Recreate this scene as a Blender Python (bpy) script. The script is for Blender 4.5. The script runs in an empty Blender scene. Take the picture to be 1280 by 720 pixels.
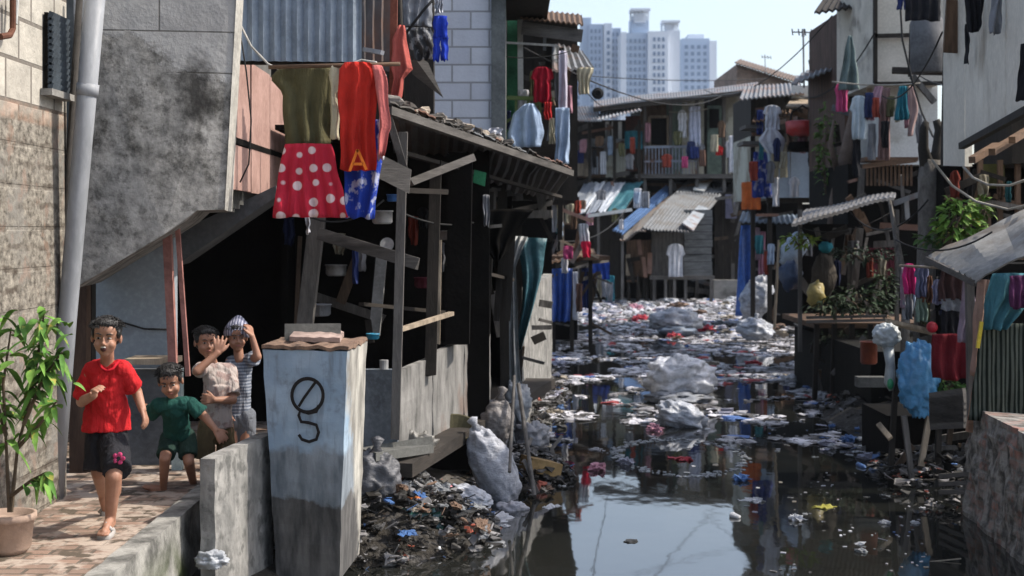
import bpy, bmesh, math, random
from mathutils import Vector, Matrix, noise
R = math.radians
random.seed(7)
sc = bpy.context.scene
C = sc.collection
F = 1777.78; HZ = 290.0; CAMZ = 2.2

# ---------------------------------------------------------------- camera
cam = bpy.data.cameras.new('camera'); cam_o = bpy.data.objects.new('camera', cam); C.objects.link(cam_o)
cam_o.location = (0, 0, CAMZ); cam_o.rotation_euler = (R(90), 0, 0)
cam.lens = 50; cam.sensor_width = 36; cam.shift_y = -70/1280
cam.clip_end = 4000; cam.clip_start = .1
cam.dof.use_dof = True; cam.dof.focus_distance = 8.6; cam.dof.aperture_fstop = 3.6
sc.camera = cam_o
# ---------------------------------------------------------------- light
SUN = Vector((.67, .035, .74)).normalized()
EXPO = 0.95
world = bpy.data.worlds.new('World'); sc.world = world; world.use_nodes = True
wn = world.node_tree; bg = wn.nodes['Background']
sky = wn.nodes.new('ShaderNodeTexSky'); sky.sky_type = 'NISHITA'; sky.sun_disc = False
sky.sun_elevation = math.asin(SUN.z); sky.sun_rotation = math.atan2(SUN.x, SUN.y)
sky.air_density = 1.0; sky.dust_density = 2.5; sky.ozone_density = 1.2
hsv = wn.nodes.new('ShaderNodeHueSaturation'); hsv.inputs['Saturation'].default_value = .8; hsv.inputs['Value'].default_value = 1.0
wn.links.new(sky.outputs[0], hsv.inputs['Color']); wn.links.new(hsv.outputs[0], bg.inputs[0]); bg.inputs[1].default_value = .14
sl = bpy.data.lights.new('sun', 'SUN'); sl.energy = 2.8; sl.angle = R(.5); sl.color = (1, .93, .83)
so = bpy.data.objects.new('sun', sl); C.objects.link(so); so.location = (30, 10, 40)
so.rotation_euler = SUN.to_track_quat('Z', 'Y').to_euler()
vs = sc.view_settings; vs.view_transform = 'Standard'; vs.look = 'None'; vs.gamma = 1; vs.use_curve_mapping = False; vs.exposure = EXPO
sc.display_settings.display_device = 'sRGB'

# ---------------------------------------------------------------- helpers
def P(px, py, d): return Vector(((px-640)*d/F, d, CAMZ-(py-HZ)*d/F))
def PX(px, py, X):                      # the point seen at px,py on the plane of constant X
    d = X*F/(px-640); return P(px, py, d)
def dz(py, z=0): return F*(CAMZ-z)/(py-HZ)   # distance of height z seen at row py
def rnd(a, b): return random.uniform(a, b)

def tag(o, label=None, cat=None, group=None, kind=None):
    if label: o['label'] = label
    if cat: o['category'] = cat
    if group: o['group'] = group
    if kind: o['kind'] = kind
    return o
def thing(name, loc, label, cat, group=None):
    o = bpy.data.objects.new(name, None); C.objects.link(o); o.location = Vector(loc); o.empty_display_size = .1
    return tag(o, label, cat, group)
def copy_tree(o, parent=None):
    c = o.copy(); C.objects.link(c)
    if parent: c.parent = parent
    for ch in list(o.children): copy_tree(ch, c)
    return c
def wloc(o):
    v = Vector(o.location)
    while o.parent: o = o.parent; v += Vector(o.location)
    return v

class MB:
    def __init__(s): s.v = []; s.f = []
    def add(s, vs_, fs):
        b = len(s.v); s.v += [Vector(p) for p in vs_]; s.f += [tuple(i+b for i in f) for f in fs]; return s
    def prism(s, pts, ext):                       # polygon extruded along ext
        n = len(pts); e = Vector(ext); pts = [Vector(p) for p in pts]
        fs = [tuple(range(n)), tuple(range(2*n-1, n-1, -1))] + [(i, i+n, (i+1) % n+n, (i+1) % n) for i in range(n)]
        return s.add(pts+[p+e for p in pts], fs)
    def box(s, c, size, rz=0, rx=0, ry=0):
        m = Matrix.Rotation(rz, 3, 'Z') @ Matrix.Rotation(ry, 3, 'Y') @ Matrix.Rotation(rx, 3, 'X')
        h = Vector(size)/2; c = Vector(c)
        vs_ = [c+m @ Vector((sx*h.x, sy*h.y, sz*h.z)) for sx in (-1, 1) for sy in (-1, 1) for sz in (-1, 1)]
        return s.add(vs_, [(0, 1, 3, 2), (4, 6, 7, 5), (0, 4, 5, 1), (2, 3, 7, 6), (0, 2, 6, 4), (1, 5, 7, 3)])
    def bar(s, a, b, w, t=None, rag=0):
        a = Vector(a); b = Vector(b); t = t or w; d = (b-a).normalized()
        up = Vector((0, 1, 0)) if abs(d.y) < .8 else Vector((0, 0, 1))
        x = d.cross(up).normalized(); y = x.cross(d).normalized(); vs_ = []
        for p in (a, b):
            for sx, sy in ((-1, -1), (1, -1), (1, 1), (-1, 1)):
                vs_.append(p+x*sx*w/2+y*sy*t/2+d*rnd(-rag, rag))
        return s.add(vs_, [(0, 1, 2, 3), (7, 6, 5, 4)]+[(i, i+4, (i+1) % 4+4, (i+1) % 4) for i in range(4)])
    def tube(s, pts, r, n=8, cap=True):
        pts = [Vector(p) for p in pts]; rs = r if isinstance(r, (list, tuple)) else [r]*len(pts)
        b = len(s.v); m = len(pts); u = None
        for i, p in enumerate(pts):
            d = (pts[min(i+1, m-1)]-pts[max(i-1, 0)]).normalized()
            if u is None: u = d.orthogonal().normalized()
            u = (u-d*u.dot(d)); u = u.normalized() if u.length > 1e-6 else d.orthogonal().normalized(); w = d.cross(u)
            for k in range(n):
                a = 2*math.pi*k/n; s.v.append(p+(u*math.cos(a)+w*math.sin(a))*rs[i])
        for i in range(m-1):
            for k in range(n):
                s.f.append((b+i*n+k, b+i*n+(k+1) % n, b+(i+1)*n+(k+1) % n, b+(i+1)*n+k))
        if cap: s.f.append(tuple(b+k for k in range(n-1, -1, -1))); s.f.append(tuple(b+(m-1)*n+k for k in range(n)))
        return s
    def lathe(s, c, prof, n=16, axis=(0, 0, 1), sq=1):
        q = Vector(axis).to_track_quat('Z', 'Y'); c = Vector(c); b = len(s.v); m = len(prof)
        for r, z in prof:
            for k in range(n):
                a = 2*math.pi*k/n; s.v.append(c+q @ Vector((r*math.cos(a), r*math.sin(a)*sq, z)))
        for i in range(m-1):
            for k in range(n):
                s.f.append((b+i*n+k, b+i*n+(k+1) % n, b+(i+1)*n+(k+1) % n, b+(i+1)*n+k))
        s.f.append(tuple(b+k for k in range(n-1, -1, -1))); s.f.append(tuple(b+(m-1)*n+k for k in range(n)))
        return s
    def ball(s, c, r, n=12, m=8, rot=None, crumple=0, freq=3, seed=0):
        r = Vector(r) if not isinstance(r, (int, float)) else Vector((r, r, r)); c = Vector(c); b = len(s.v)
        for i in range(m+1):
            th = math.pi*i/m
            for k in range(n):
                a = 2*math.pi*k/n; u = Vector((math.sin(th)*math.cos(a), math.sin(th)*math.sin(a), math.cos(th)))
                g = 1+crumple*noise.noise(u*freq+Vector((seed, seed*.7, 0))) + crumple*.5*noise.noise(u*freq*2.7+Vector((0, seed, 3))) if crumple else 1
                q = Vector((u.x*r.x, u.y*r.y, u.z*r.z))*g
                s.v.append(c+(rot @ q if rot is not None else q))
        for i in range(m):
            for k in range(n):
                s.f.append((b+i*n+k, b+(i+1)*n+k, b+(i+1)*n+(k+1) % n, b+i*n+(k+1) % n))
        return s
    def patch(s, c00, c10, c11, c01, nu, nv, fn=None, thick=.01):   # bilinear sheet with thickness; fn(u,v)->offset along normal
        c00, c10, c11, c01 = map(Vector, (c00, c10, c11, c01)); b = len(s.v)
        nrm = ((c10-c00).cross(c01-c00)).normalized()
        for side in (0, 1):
            for j in range(nv+1):
                for i in range(nu+1):
                    u = i/nu; v = j/nv
                    p = (c00*(1-u)+c10*u)*(1-v)+(c01*(1-u)+c11*u)*v
                    s.v.append(p+nrm*((fn(u, v) if fn else 0)+(thick if side else 0)))
        N = (nu+1)*(nv+1); g = lambda i, j, k: b+k*N+j*(nu+1)+i
        for j in range(nv):
            for i in range(nu):
                s.f.append((g(i, j, 0), g(i, j+1, 0), g(i+1, j+1, 0), g(i+1, j, 0)))
                s.f.append((g(i, j, 1), g(i+1, j, 1), g(i+1, j+1, 1), g(i, j+1, 1)))
        for i in range(nu):
            s.f.append((g(i, 0, 0), g(i+1, 0, 0), g(i+1, 0, 1), g(i, 0, 1))); s.f.append((g(i, nv, 0), g(i, nv, 1), g(i+1, nv, 1), g(i+1, nv, 0)))
        for j in range(nv):
            s.f.append((g(0, j, 0), g(0, j, 1), g(0, j+1, 1), g(0, j+1, 0))); s.f.append((g(nu, j, 0), g(nu, j+1, 0), g(nu, j+1, 1), g(nu, j, 1)))
        return s
    def corr(s, a, b_, c, d, n=10, amp=.012, thick=.003, wob=.01, nv=6):   # corrugated sheet, ridges run v
        sd = rnd(0, 99)
        return s.patch(a, b_, c, d, n*4, nv, lambda u, v: amp*math.sin(u*n*2*math.pi)+wob*noise.noise(Vector((u*2, v*3, sd))), thick)
    def planks(s, a, b_, c, d, n, gap=.06, t=.02, jit=.02, vert=True):      # a b bottom, c d top (vertical planks between a-b and d-c)
        a, b_, c, d = map(Vector, (a, b_, c, d)); nrm = ((b_-a).cross(d-a)).normalized()
        if not vert: a, b_, c, d = a, d, c, b_
        for i in range(n):
            u0 = i/n+gap/n*rnd(0, 1); u1 = (i+1)/n-gap/n*rnd(0, 1); o = nrm*rnd(-jit, jit)*.5
            e0 = rnd(-1, 1)*jit; e1 = rnd(-1, 1)*jit
            q = [a.lerp(b_, u0), a.lerp(b_, u1), d.lerp(c, u1), d.lerp(c, u0)]; up = (q[3]-q[0]).normalized()
            q = [q[0]+o+up*e0, q[1]+o+up*e0, q[2]+o+up*e1, q[3]+o+up*e1]
            s.prism(q, nrm*t)
        return s
    def cloth(s, rows, d, folds=3, amp=.03, thick=.012, dd=0, nu=18, nv=16, seed=None):
        sd = seed if seed is not None else rnd(0, 99); b = len(s.v)
        y0 = rows[0][0]; y1 = rows[-1][0]
        def at(y):
            for a_, b2 in zip(rows, rows[1:]):
                if y <= b2[0]: t = (y-a_[0])/max(1e-6, b2[0]-a_[0]); return a_[1]+(b2[1]-a_[1])*t, a_[2]+(b2[2]-a_[2])*t
            return rows[-1][1], rows[-1][2]
        sc_ = d/F
        for side in (0, 1):
            for j in range(nv+1):
                v = j/nv; y = y0+(y1-y0)*v; xl, xr = at(y)
                for i in range(nu+1):
                    u = i/nu; x = xl+(xr-xl)*u
                    w = (.25+.75*v)*amp
                    dep = w*math.sin(u*folds*2*math.pi+sd+1.3*math.sin(v*2+sd)+2*noise.noise(Vector((u*2, v*1.5, sd))))+w*1.2*noise.noise(Vector((u*3, v*3, sd+7)))
                    edge = math.sin(math.pi*u)**.4 if 0 < u < 1 else 0
                    th = thick*(.3+edge)
                    yy = y+(2.2*noise.noise(Vector((u*5, sd, 0)))*v*v)/max(sc_*110, .4)+(1-v)*(-.8*math.sin(u*math.pi))
                    xx = x+(1.6*noise.noise(Vector((v*4, sd+3, u))))/max(sc_*110, .5)
                    p = P(xx, yy, d); p.y += dd*(u-.5)+dep+(th if side else -th*.2); s.v.append(p)
        N = (nu+1)*(nv+1); g = lambda i, j, k: b+k*N+j*(nu+1)+i
        for j in range(nv):
            for i in range(nu):
                s.f.append((g(i, j, 0), g(i, j+1, 0), g(i+1, j+1, 0), g(i+1, j, 0))); s.f.append((g(i, j, 1), g(i+1, j, 1), g(i+1, j+1, 1), g(i, j+1, 1)))
        for i in range(nu):
            s.f.append((g(i, 0, 0), g(i+1, 0, 0), g(i+1, 0, 1), g(i, 0, 1))); s.f.append((g(i, nv, 0), g(i, nv, 1), g(i+1, nv, 1), g(i+1, nv, 0)))
        for j in range(nv):
            s.f.append((g(0, j, 0), g(0, j, 1), g(0, j+1, 1), g(0, j+1, 0))); s.f.append((g(nu, j, 0), g(nu, j+1, 0), g(nu, j+1, 1), g(nu, j, 1)))
        return s
    def build(s, name, mat, parent=None, smooth=False, origin=None):
        if parent is not None: off = wloc(parent); loc = Vector((0, 0, 0))
        else:
            if origin is None:
                xs = [p.x for p in s.v]; ys = [p.y for p in s.v]; zs = [p.z for p in s.v]
                origin = Vector(((min(xs)+max(xs))/2, (min(ys)+max(ys))/2, min(zs)))
            off = Vector(origin); loc = off
        me = bpy.data.meshes.new(name); me.from_pydata([p-off for p in s.v], [], s.f); me.validate()
        bm = bmesh.new(); bm.from_mesh(me); bmesh.ops.recalc_face_normals(bm, faces=bm.faces); bm.to_mesh(me); bm.free()
        if smooth:
            for p in me.polygons: p.use_smooth = True
        me.materials.append(mat); o = bpy.data.objects.new(name, me); C.objects.link(o); o.location = loc
        if parent is not None: o.parent = parent
        return o

def crinkle(m, c, amp=.06, f=5, st=0):
    c = Vector(c)
    for i in range(st, len(m.v)):
        q = m.v[i]-c; n1 = abs(noise.noise(q*f+c)); n2 = abs(noise.noise(q*f*2.6+c)); m.v[i] = c+q*(1-amp*.8+amp*2.4*(1-min(1, n1*3.0))**1.5+amp*1.1*(1-min(1, n2*2.6))**1.5)
    return m

# ---------------------------------------------------------------- materials
def lin(c):                                                # 0-255 sRGB tuple to linear
    return tuple(((x/255+.055)/1.055)**2.4 if x > 10 else x/255/12.92 for x in c)
_mc = {}
class NT:
    def __init__(s, name):
        s.m = bpy.data.materials.new(name); s.m.use_nodes = True; s.t = s.m.node_tree; s.b = s.t.nodes['Principled BSDF']
    def n(s, ty, **k):
        x = s.t.nodes.new(ty)
        for a, v in k.items(): setattr(x, a, v)
        return x
    def l(s, a, b): s.t.links.new(a, b)
    def coord(s, scale=(1, 1, 1), rot=(0, 0, 0)):
        tc = s.n('ShaderNodeTexCoord'); mp = s.n('ShaderNodeMapping'); mp.inputs['Scale'].default_value = scale; mp.inputs['Rotation'].default_value = rot
        s.l(tc.outputs['Object'], mp.inputs['Vector']); return mp.outputs[0]
    def noise(s, scale, detail=5, vec=None, rough=.6):
        x = s.n('ShaderNodeTexNoise'); x.inputs['Scale'].default_value = scale; x.inputs['Detail'].default_value = detail; x.inputs['Roughness'].default_value = rough
        s.l(vec or s.coord(), x.inputs['Vector']); return x.outputs['Fac']
    def ramp(s, fac, lo, hi):
        x = s.n('ShaderNodeMapRange'); x.inputs['From Min'].default_value = lo; x.inputs['From Max'].default_value = hi
        s.l(fac, x.inputs['Value']); return x.outputs[0]
    def mix(s, fac, a, b):
        x = s.n('ShaderNodeMix', data_type='RGBA')
        for sock, v in ((x.inputs[0], fac), (x.inputs[6], a), (x.inputs[7], b)):
            if hasattr(v, 'links'): s.l(v, sock)
            elif isinstance(v, (int, float)): sock.default_value = v
            else: sock.default_value = (*v, 1)
        return x.outputs[2]
    def math(s, op, a, b=0):
        x = s.n('ShaderNodeMath', operation=op)
        for sock, v in ((x.inputs[0], a), (x.inputs[1], b)):
            if hasattr(v, 'links'): s.l(v, sock)
            else: sock.default_value = v
        return x.outputs[0]
    def sep(s):
        tc = s.n('ShaderNodeTexCoord'); x = s.n('ShaderNodeSeparateXYZ'); s.l(tc.outputs['Object'], x.inputs[0]); return x.outputs
    def finish(s, col, rough=.85, bump=None, bs=.3, dist=.02, spec=.3):
        if hasattr(col, 'links'): s.l(col, s.b.inputs['Base Color'])
        else: s.b.inputs['Base Color'].default_value = (*col, 1)
        if hasattr(rough, 'links'): s.l(rough, s.b.inputs['Roughness'])
        else: s.b.inputs['Roughness'].default_value = rough
        s.b.inputs['Specular IOR Level'].default_value = spec
        if bump is not None:
            x = s.n('ShaderNodeBump'); x.inputs['Strength'].default_value = bs; x.inputs['Distance'].default_value = dist
            s.l(bump, x.inputs['Height']); s.l(x.outputs[0], s.b.inputs['Normal'])
        return s.m

def mul(c, k): return tuple(min(.9, x*k) for x in c)
def rough_mat(name, c, c2=None, scale=4, stretch=(1, 1, 1), rough=.88, bs=.4, dist=.015, stain=None, ss=1.3, s0=.5, s1=.62, fine=28, spec=.25, var=.45):
    k = (name, tuple(c)); 
    if k in _mc: return _mc[k]
    t = NT(name); v = t.coord(stretch); c2 = c2 or mul(c, var)
    n1 = t.noise(scale, 7, v); n2 = t.noise(fine, 4, v)
    col = t.mix(t.ramp(n1, .32, .68), c2, c)
    col = t.mix(t.math('MULTIPLY', t.ramp(n2, .45, .7), .35), col, mul(c, 1.35))
    if stain is not None: col = t.mix(t.ramp(t.noise(ss, 6, t.coord(stretch)), s0, s1), col, stain)
    _mc[k] = t.finish(col, rough, t.math('ADD', n1, t.math('MULTIPLY', n2, .5)), bs, dist, spec); return _mc[k]
def wood(c, name='wood', vert=True):
    return rough_mat(name+('_v' if vert else '_h'), c, None, 5, (3, 3, .5) if vert else (.5, .5, 3), .85, .5, .01, mul(c, .3), 2, .52, .7, 30)
def metal(c, rust=(.16, .075, .04), name='corrugated_metal', s0=.5, s1=.66):
    return rough_mat(name, c, mul(c, .6), 5, (1, 1, .7), .6, .25, .006, rust, 2.2, s0, s1, 30, .4)
def concrete(c, name='concrete', stain=None):
    return rough_mat(name, c, mul(c, .5), 3, (1, 1, 1), .9, .5, .012, stain or mul(c, .35), 1.6, .5, .68, 34)
def fabric(c, name='fabric'):
    k = (name, tuple(c))
    if k in _mc: return _mc[k]
    t = NT(name); n = t.noise(6, 4); f = t.noise(60, 3)
    col = t.mix(t.ramp(n, .3, .7), mul(c, .72), mul(c, 1.1))
    fo = t.noise(2.2, 4, t.coord((5, 5, 1.1)), .5); _mc[k] = t.finish(col, .9, t.math('ADD', t.math('MULTIPLY', fo, 4), t.math('MULTIPLY', f, .3)), .7, .02, .15); return _mc[k]
def pattern_fabric(c, c2, kind='dots', scale=10, c3=None):
    t = NT('printed_fabric')
    if kind == 'dots':
        v = t.n('ShaderNodeTexVoronoi', feature='F1'); v.inputs['Scale'].default_value = scale; v.inputs['Randomness'].default_value = .35
        mp = t.coord((1, .01, 1)); t.l(mp, v.inputs['Vector']); f = t.ramp(v.outputs['Distance'], .33, .28)
    elif kind == 'stripes':
        w = t.n('ShaderNodeTexWave'); w.inputs['Scale'].default_value = scale; w.bands_direction = 'X'; w.inputs['Distortion'].default_value = .6
        t.l(t.coord(), w.inputs['Vector']); f = t.ramp(w.outputs['Fac'], .35, .6)
    elif kind == 'hstripes':
        w = t.n('ShaderNodeTexWave'); w.inputs['Scale'].default_value = scale; w.bands_direction = 'Z'; w.inputs['Distortion'].default_value = .4
        t.l(t.coord(), w.inputs['Vector']); f = t.ramp(w.outputs['Fac'], .4, .6)
    else: f = t.ramp(t.noise(scale, 3), .52, .58)
    col = t.mix(f, c, c2)
    if c3: col = t.mix(t.ramp(t.noise(scale*1.7, 2), .6, .64), col, c3)
    n = t.noise(6, 4); col = t.mix(t.math('MULTIPLY', t.ramp(n, .35, .7), .3), col, mul(c, .5))
    fo = t.noise(2.2, 4, t.coord((5, 5, 1.1)), .5)
    return t.finish(col, .9, t.math('MULTIPLY', fo, 4), .7, .02, .15)
def plastic(c, rough=.4, name='plastic'):
    k = (name, tuple(c), rough)
    if k in _mc: return _mc[k]
    t = NT(name); n = t.noise(9, 5); col = t.mix(t.ramp(n, .35, .7), mul(c, .6), c)
    _mc[k] = t.finish(col, rough, t.noise(20, 4), .6, .02, .5); return _mc[k]
def bricks(name, c1, c2, mortar, axis, scale=1, bw=.4, rh=.2, ms=.012, over=None, offs=.5, dirt=.35):
    t = NT(name); s_ = t.sep(); cb = t.n('ShaderNodeCombineXYZ')
    a, b = {'xz': (0, 2), 'yz': (1, 2), 'xy': (0, 1)}[axis]; t.l(s_[a], cb.inputs[0]); t.l(s_[b], cb.inputs[1])
    br = t.n('ShaderNodeTexBrick'); br.offset = offs; t.l(cb.outputs[0], br.inputs['Vector'])
    br.inputs['Scale'].default_value = scale; br.inputs['Brick Width'].default_value = bw; br.inputs['Row Height'].default_value = rh
    br.inputs['Mortar Size'].default_value = ms; br.inputs['Mortar Smooth'].default_value = .3; br.inputs['Bias'].default_value = 0
    br.inputs['Color1'].default_value = (*c1, 1); br.inputs['Color2'].default_value = (*c2, 1); br.inputs['Mortar'].default_value = (*mortar, 1)
    n = t.noise(3, 6); col = t.mix(t.math('MULTIPLY', t.ramp(n, .4, .7), dirt), br.outputs['Color'], mul(c1, .4))
    h = t.math('ADD', t.math('MULTIPLY', br.outputs['Fac'], -1), t.math('MULTIPLY', t.noise(25, 5), .8))
    if over: col, h = over(t, col, h)
    return t.finish(col, .9, h, .5, .012, .2)
DARKWOOD = wood((.032, .027, .022), 'dark_wood'); GREYWOOD = wood((.14, .13, .12), 'grey_wood'); BROWNWOOD = wood((.16, .1, .065), 'brown_wood')
GREYWOODH = wood((.13, .12, .11), 'grey_wood', False); BROWNWOODH = wood((.16, .1, .065), 'brown_wood', False); PALEWOOD = wood((.42, .34, .25), 'pale_wood')
DKH = wood((.05, .042, .035), 'dark_wood', False)
BLACKM = rough_mat('shade_black', (.009, .008, .007), spec=.08); ROPE = rough_mat('rope', (.35, .32, .27)); WIRE = rough_mat('cable_rubber', (.03, .03, .03))  # BLACKM: near-black, interior shade put into the colour; also plain black goods
ZINC = metal((.3, .33, .36)); ZINCD = metal((.16, .17, .18), name='dark_corrugated'); RUST = metal((.2, .11, .08), name='rusty_sheet')
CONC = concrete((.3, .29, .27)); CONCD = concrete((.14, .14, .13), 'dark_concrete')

# ================================================================ SETTING
def lerp_table(tb, y):
    if y <= tb[0][0]: return tb[0][1]
    for (a, x0), (b, x1) in zip(tb, tb[1:]):
        if y <= b: return x0+(x1-x0)*(y-a)/(b-a)
    return tb[-1][1]
LB = [(0, -1.0), (9.8, -.9), (12.6, .1), (18, .25), (26, .7), (34, 1.25), (48, 1.9)]
RB = [(0, 3.2), (10, 3.25), (13, 3.9), (19, 4.35), (27, 5.3), (34, 7.0), (48, 8.3)]
def ground():
    ys = [-900, -30]+[i for i in range(-10, 50, 1)]+[49.5, 50.2, 60, 120, 400, 900]; m = MB(); n = 8
    for y in ys:
        l = lerp_table(LB, y); r = lerp_table(RB, y); canal = -12 < y < 49.8
        zb = -.75 if canal else .3
        for x, z in ((-900, .3), (l-8, .3), (l-1.1, .22), (l, -.06 if canal else .3), (l+.5, zb), (r-.5, zb), (r, -.06 if canal else .3), (r+1.2, .25), (r+8, .3), (900, .3)):
            jx = .18*noise.noise(Vector((y*.9, x, 1))) if abs(x) < 500 else 0
            m.v.append(Vector((x+jx, y, z+(.08*noise.noise(Vector((x, y*1.3, 0))) if z > -.5 and abs(x) < 400 else 0))))
    n = 10
    for j in range(len(ys)-1):
        for i in range(n-1): m.f.append((j*n+i, j*n+i+1, (j+1)*n+i+1, (j+1)*n+i))
    tag(m.build('ground', rough_mat('mud', (.07, .06, .048), (.03, .027, .022), 3, rough=.7, bs=.8, dist=.05, stain=(.12, .11, .1), ss=5), smooth=True, origin=(0, 0, 0)), kind='structure')
ground()
def water():
    m = MB(); m.v = [Vector(p) for p in ((-3, -13, 0), (5.5, -13, 0), (12, 49.9, 0), (-3, 49.9, 0))]; m.f = [(0, 1, 2, 3)]
    t = NT('murky_water'); col = t.mix(t.ramp(t.noise(.5, 5), .35, .7), (.010, .011, .010), (.020, .020, .017))
    vec = t.coord((1, .5, 1)); h = t.math('ADD', t.noise(1.6, 3, vec), t.math('MULTIPLY', t.noise(14, 3, vec), .06))
    film = t.ramp(t.noise(1.1, 6, t.coord((1, .6, 1))), .56, .7)
    rg = t.math('ADD', t.math('MULTIPLY', film, .06), .03)
    mt = t.finish(col, rg, h, .12, .02, .5); t.b.inputs['IOR'].default_value = 2.1
    tag(m.build('water', mt, origin=(0, 0, 0)), kind='structure')
water()
# path, brick paving
def paving_over(t, col, h):
    col = t.mix(t.math('MULTIPLY', t.ramp(t.noise(5.3, 7), .47, .56), .85), col, (.42, .35, .29)); col = t.mix(t.ramp(t.noise(6.4, 7), .55, .62), col, (.1, .08, .06)); return col, h
m = MB(); m.prism([(-2.86, 3, .3), (-1.98, 3, .3), (-1.98, 9.15, .3), (-1.35, 9.3, .3), (-1.3, 13, .3), (-4, 13, .3), (-4, 9.1, .3), (-2.86, 9.05, .3)], (0, 0, .23))
tag(m.build('path', bricks('brick_paving', (.3, .2, .15), (.2, .15, .12), (.12, .1, .08), 'xy', 1, .21, .105, .012, paving_over), origin=(-2.4, 6, .3)), kind='structure')

# ================================================================ FAR TOWERS
TOWW = rough_mat('tower_haze_pale', (.72, .76, .82), (.6, .65, .72), .05, rough=.7, bs=0)
TOWB = rough_mat('tower_haze_blue', (.38, .47, .6), (.33, .42, .54), .05, rough=.7, bs=0)  # bluish haze fade of the distance put into both tower colours
GLASS = NT('tower_glass').finish((.13, .2, .31), .45, spec=.3)
def tower(label, cols, blocks, d, crowns=()):
    # blocks: (x0,x1,ytop,mat,depth offset) ; windows in cols: (x0,x1,ytop,ybot)
    x0 = min(b[0] for b in blocks); x1 = max(b[1] for b in blocks)
    b0 = P((x0+x1)/2, HZ, d); b0.z = .3; root = thing('apartment_tower', b0, label, 'tower', 'high-rise towers beyond the roofs')
    for xa, xb, yt, mt, off in blocks:
        a = P(xa, yt, d+off); b = P(xb, yt, d+off); m = MB().box(((a.x+b.x)/2, d+off+9, (a.z+.3)/2), (b.x-a.x, 18, a.z-.3)); m.build('wall', mt, root)
    proto = None; cnt = 0; extra = MB(); fh = 3.1
    for xa, xb, yt, off in cols:
        a = P(xa, yt, d+off); b = P(xb, yt, d+off); z = a.z-2.5
        while z > 45:
            c = Vector(((a.x+b.x)/2, d+off-.05, z)); w = b.x-a.x
            if cnt < 100:
                if proto is None or abs(proto[1]-w) > .05:
                    o = MB().box(c, (w, .5, 1.7)).build('window', GLASS, root); proto = (o, w, c)
                else: o = proto[0].copy(); C.objects.link(o); o.location = c-proto[2]; o.parent = root
            else: extra.box(c, (w, .5, 1.7))
            cnt += 1; z -= fh
    if extra.v: tag(extra.build('window_rows', GLASS, root), kind='stuff')
    for xa, xb, ya, yb in crowns:
        a = P(xa, ya, d); b = P(xb, yb, d); m = MB()
        cx = (a.x+b.x)/2; r = (b.x-a.x)/2
        for k in range(9):
            t = math.pi*k/8; m.box((cx-r*math.cos(t), d+5-4*math.sin(t), (a.z+b.z)/2), (.5, .5, a.z-b.z))
        m.box((cx, d+4, a.z), (2*r+.6, 9, 1.0)); m.box((cx, d+5, b.z+1), (2*r*.6, 6, 4)); m.build('crown', TOWW, root)
def cl(x0, x1, n, fr=.55): 
    w = (x1-x0)/n; return [(x0+w*(i+.5-fr/2), x0+w*(i+.5+fr/2)) for i in range(n)]
tower('blue-grey apartment tower, leftmost of the towers above the roofs', [(a, b, 32, 0) for a, b in cl(737, 752, 3)]+[(a, b, 34, -1) for a, b in cl(757, 764, 1)]+[(a, b, 36, 0) for a, b in cl(764, 774, 2)],
      [(727, 739, 22, TOWB, 2), (736, 754, 30, TOWB, 0), (755, 765, 29, TOWW, -1), (765, 776, 35, TOWB, 0)], 640)
tower('pale blue apartment tower with two open crowns on its roof', [(a, b, 44, 0) for a, b in cl(780, 808, 5)]+[(a, b, 42, -2) for a, b in cl(815, 832, 3)], 
      [(776, 783, 40, TOWW, -1), (783, 810, 41, TOWB, 0), (810, 835, 39, TOWW, -2), (835, 850, 38, TOWW, 1), (790, 811, 20, TOWB, 5)], 620, [(789, 812, 12, 24), (828, 849, 27, 38)])
tower('small white apartment tower, rightmost and lowest of the towers', [(a, b, 52, 0) for a, b in cl(854, 885, 4)],
      [(852, 887, 48, TOWB, 0), (887, 896, 51, TOWW, -1), (860, 880, 43, TOWW, 3)], 655)
tower('low blue-grey apartment tower behind the leftmost one', [(a, b, 84, 0) for a, b in cl(699, 727, 4)], [(696, 728, 80, TOWB, 0)], 700)

# ================================================================ FAR HOUSES (about 45-50 m)
CREAM = rough_mat('cream_boards', (.42, .42, .36), (.3, .3, .25), 2, bs=.2, stain=(.2, .18, .14)); GREENB = rough_mat('green_boards', (.16, .22, .19), bs=.2)
TEALP = rough_mat('teal_paint', (.06, .2, .26)); BLUEGREY = rough_mat('blue_grey_boards', (.3, .36, .43), (.24, .29, .35), 2, bs=.1, stain=(.16, .18, .2), s0=.6, s1=.75)
WHITEP = rough_mat('white_paint_boards', (.6, .6, .58), (.48, .48, .45), 2, bs=.2, stain=(.25, .22, .18), s0=.56, s1=.75)
def pq(x0, y0, x1, y1, d, d2=None):   # quad corners bottom-left, bottom-right, top-right, top-left
    d2 = d2 or d; return P(x0, y1, d), P(x1, y1, d2), P(x1, y0, d2), P(x0, y0, d)
def wallbox(m, x0, y0, x1, y1, d, t): a, b, c, e = pq(x0, y0, x1, y1, d); return m.prism([a, b, c, e], (0, t, 0))
def house(name, loc, label, cat='house', group=None): return thing(name, loc, label, cat, group)
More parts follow.
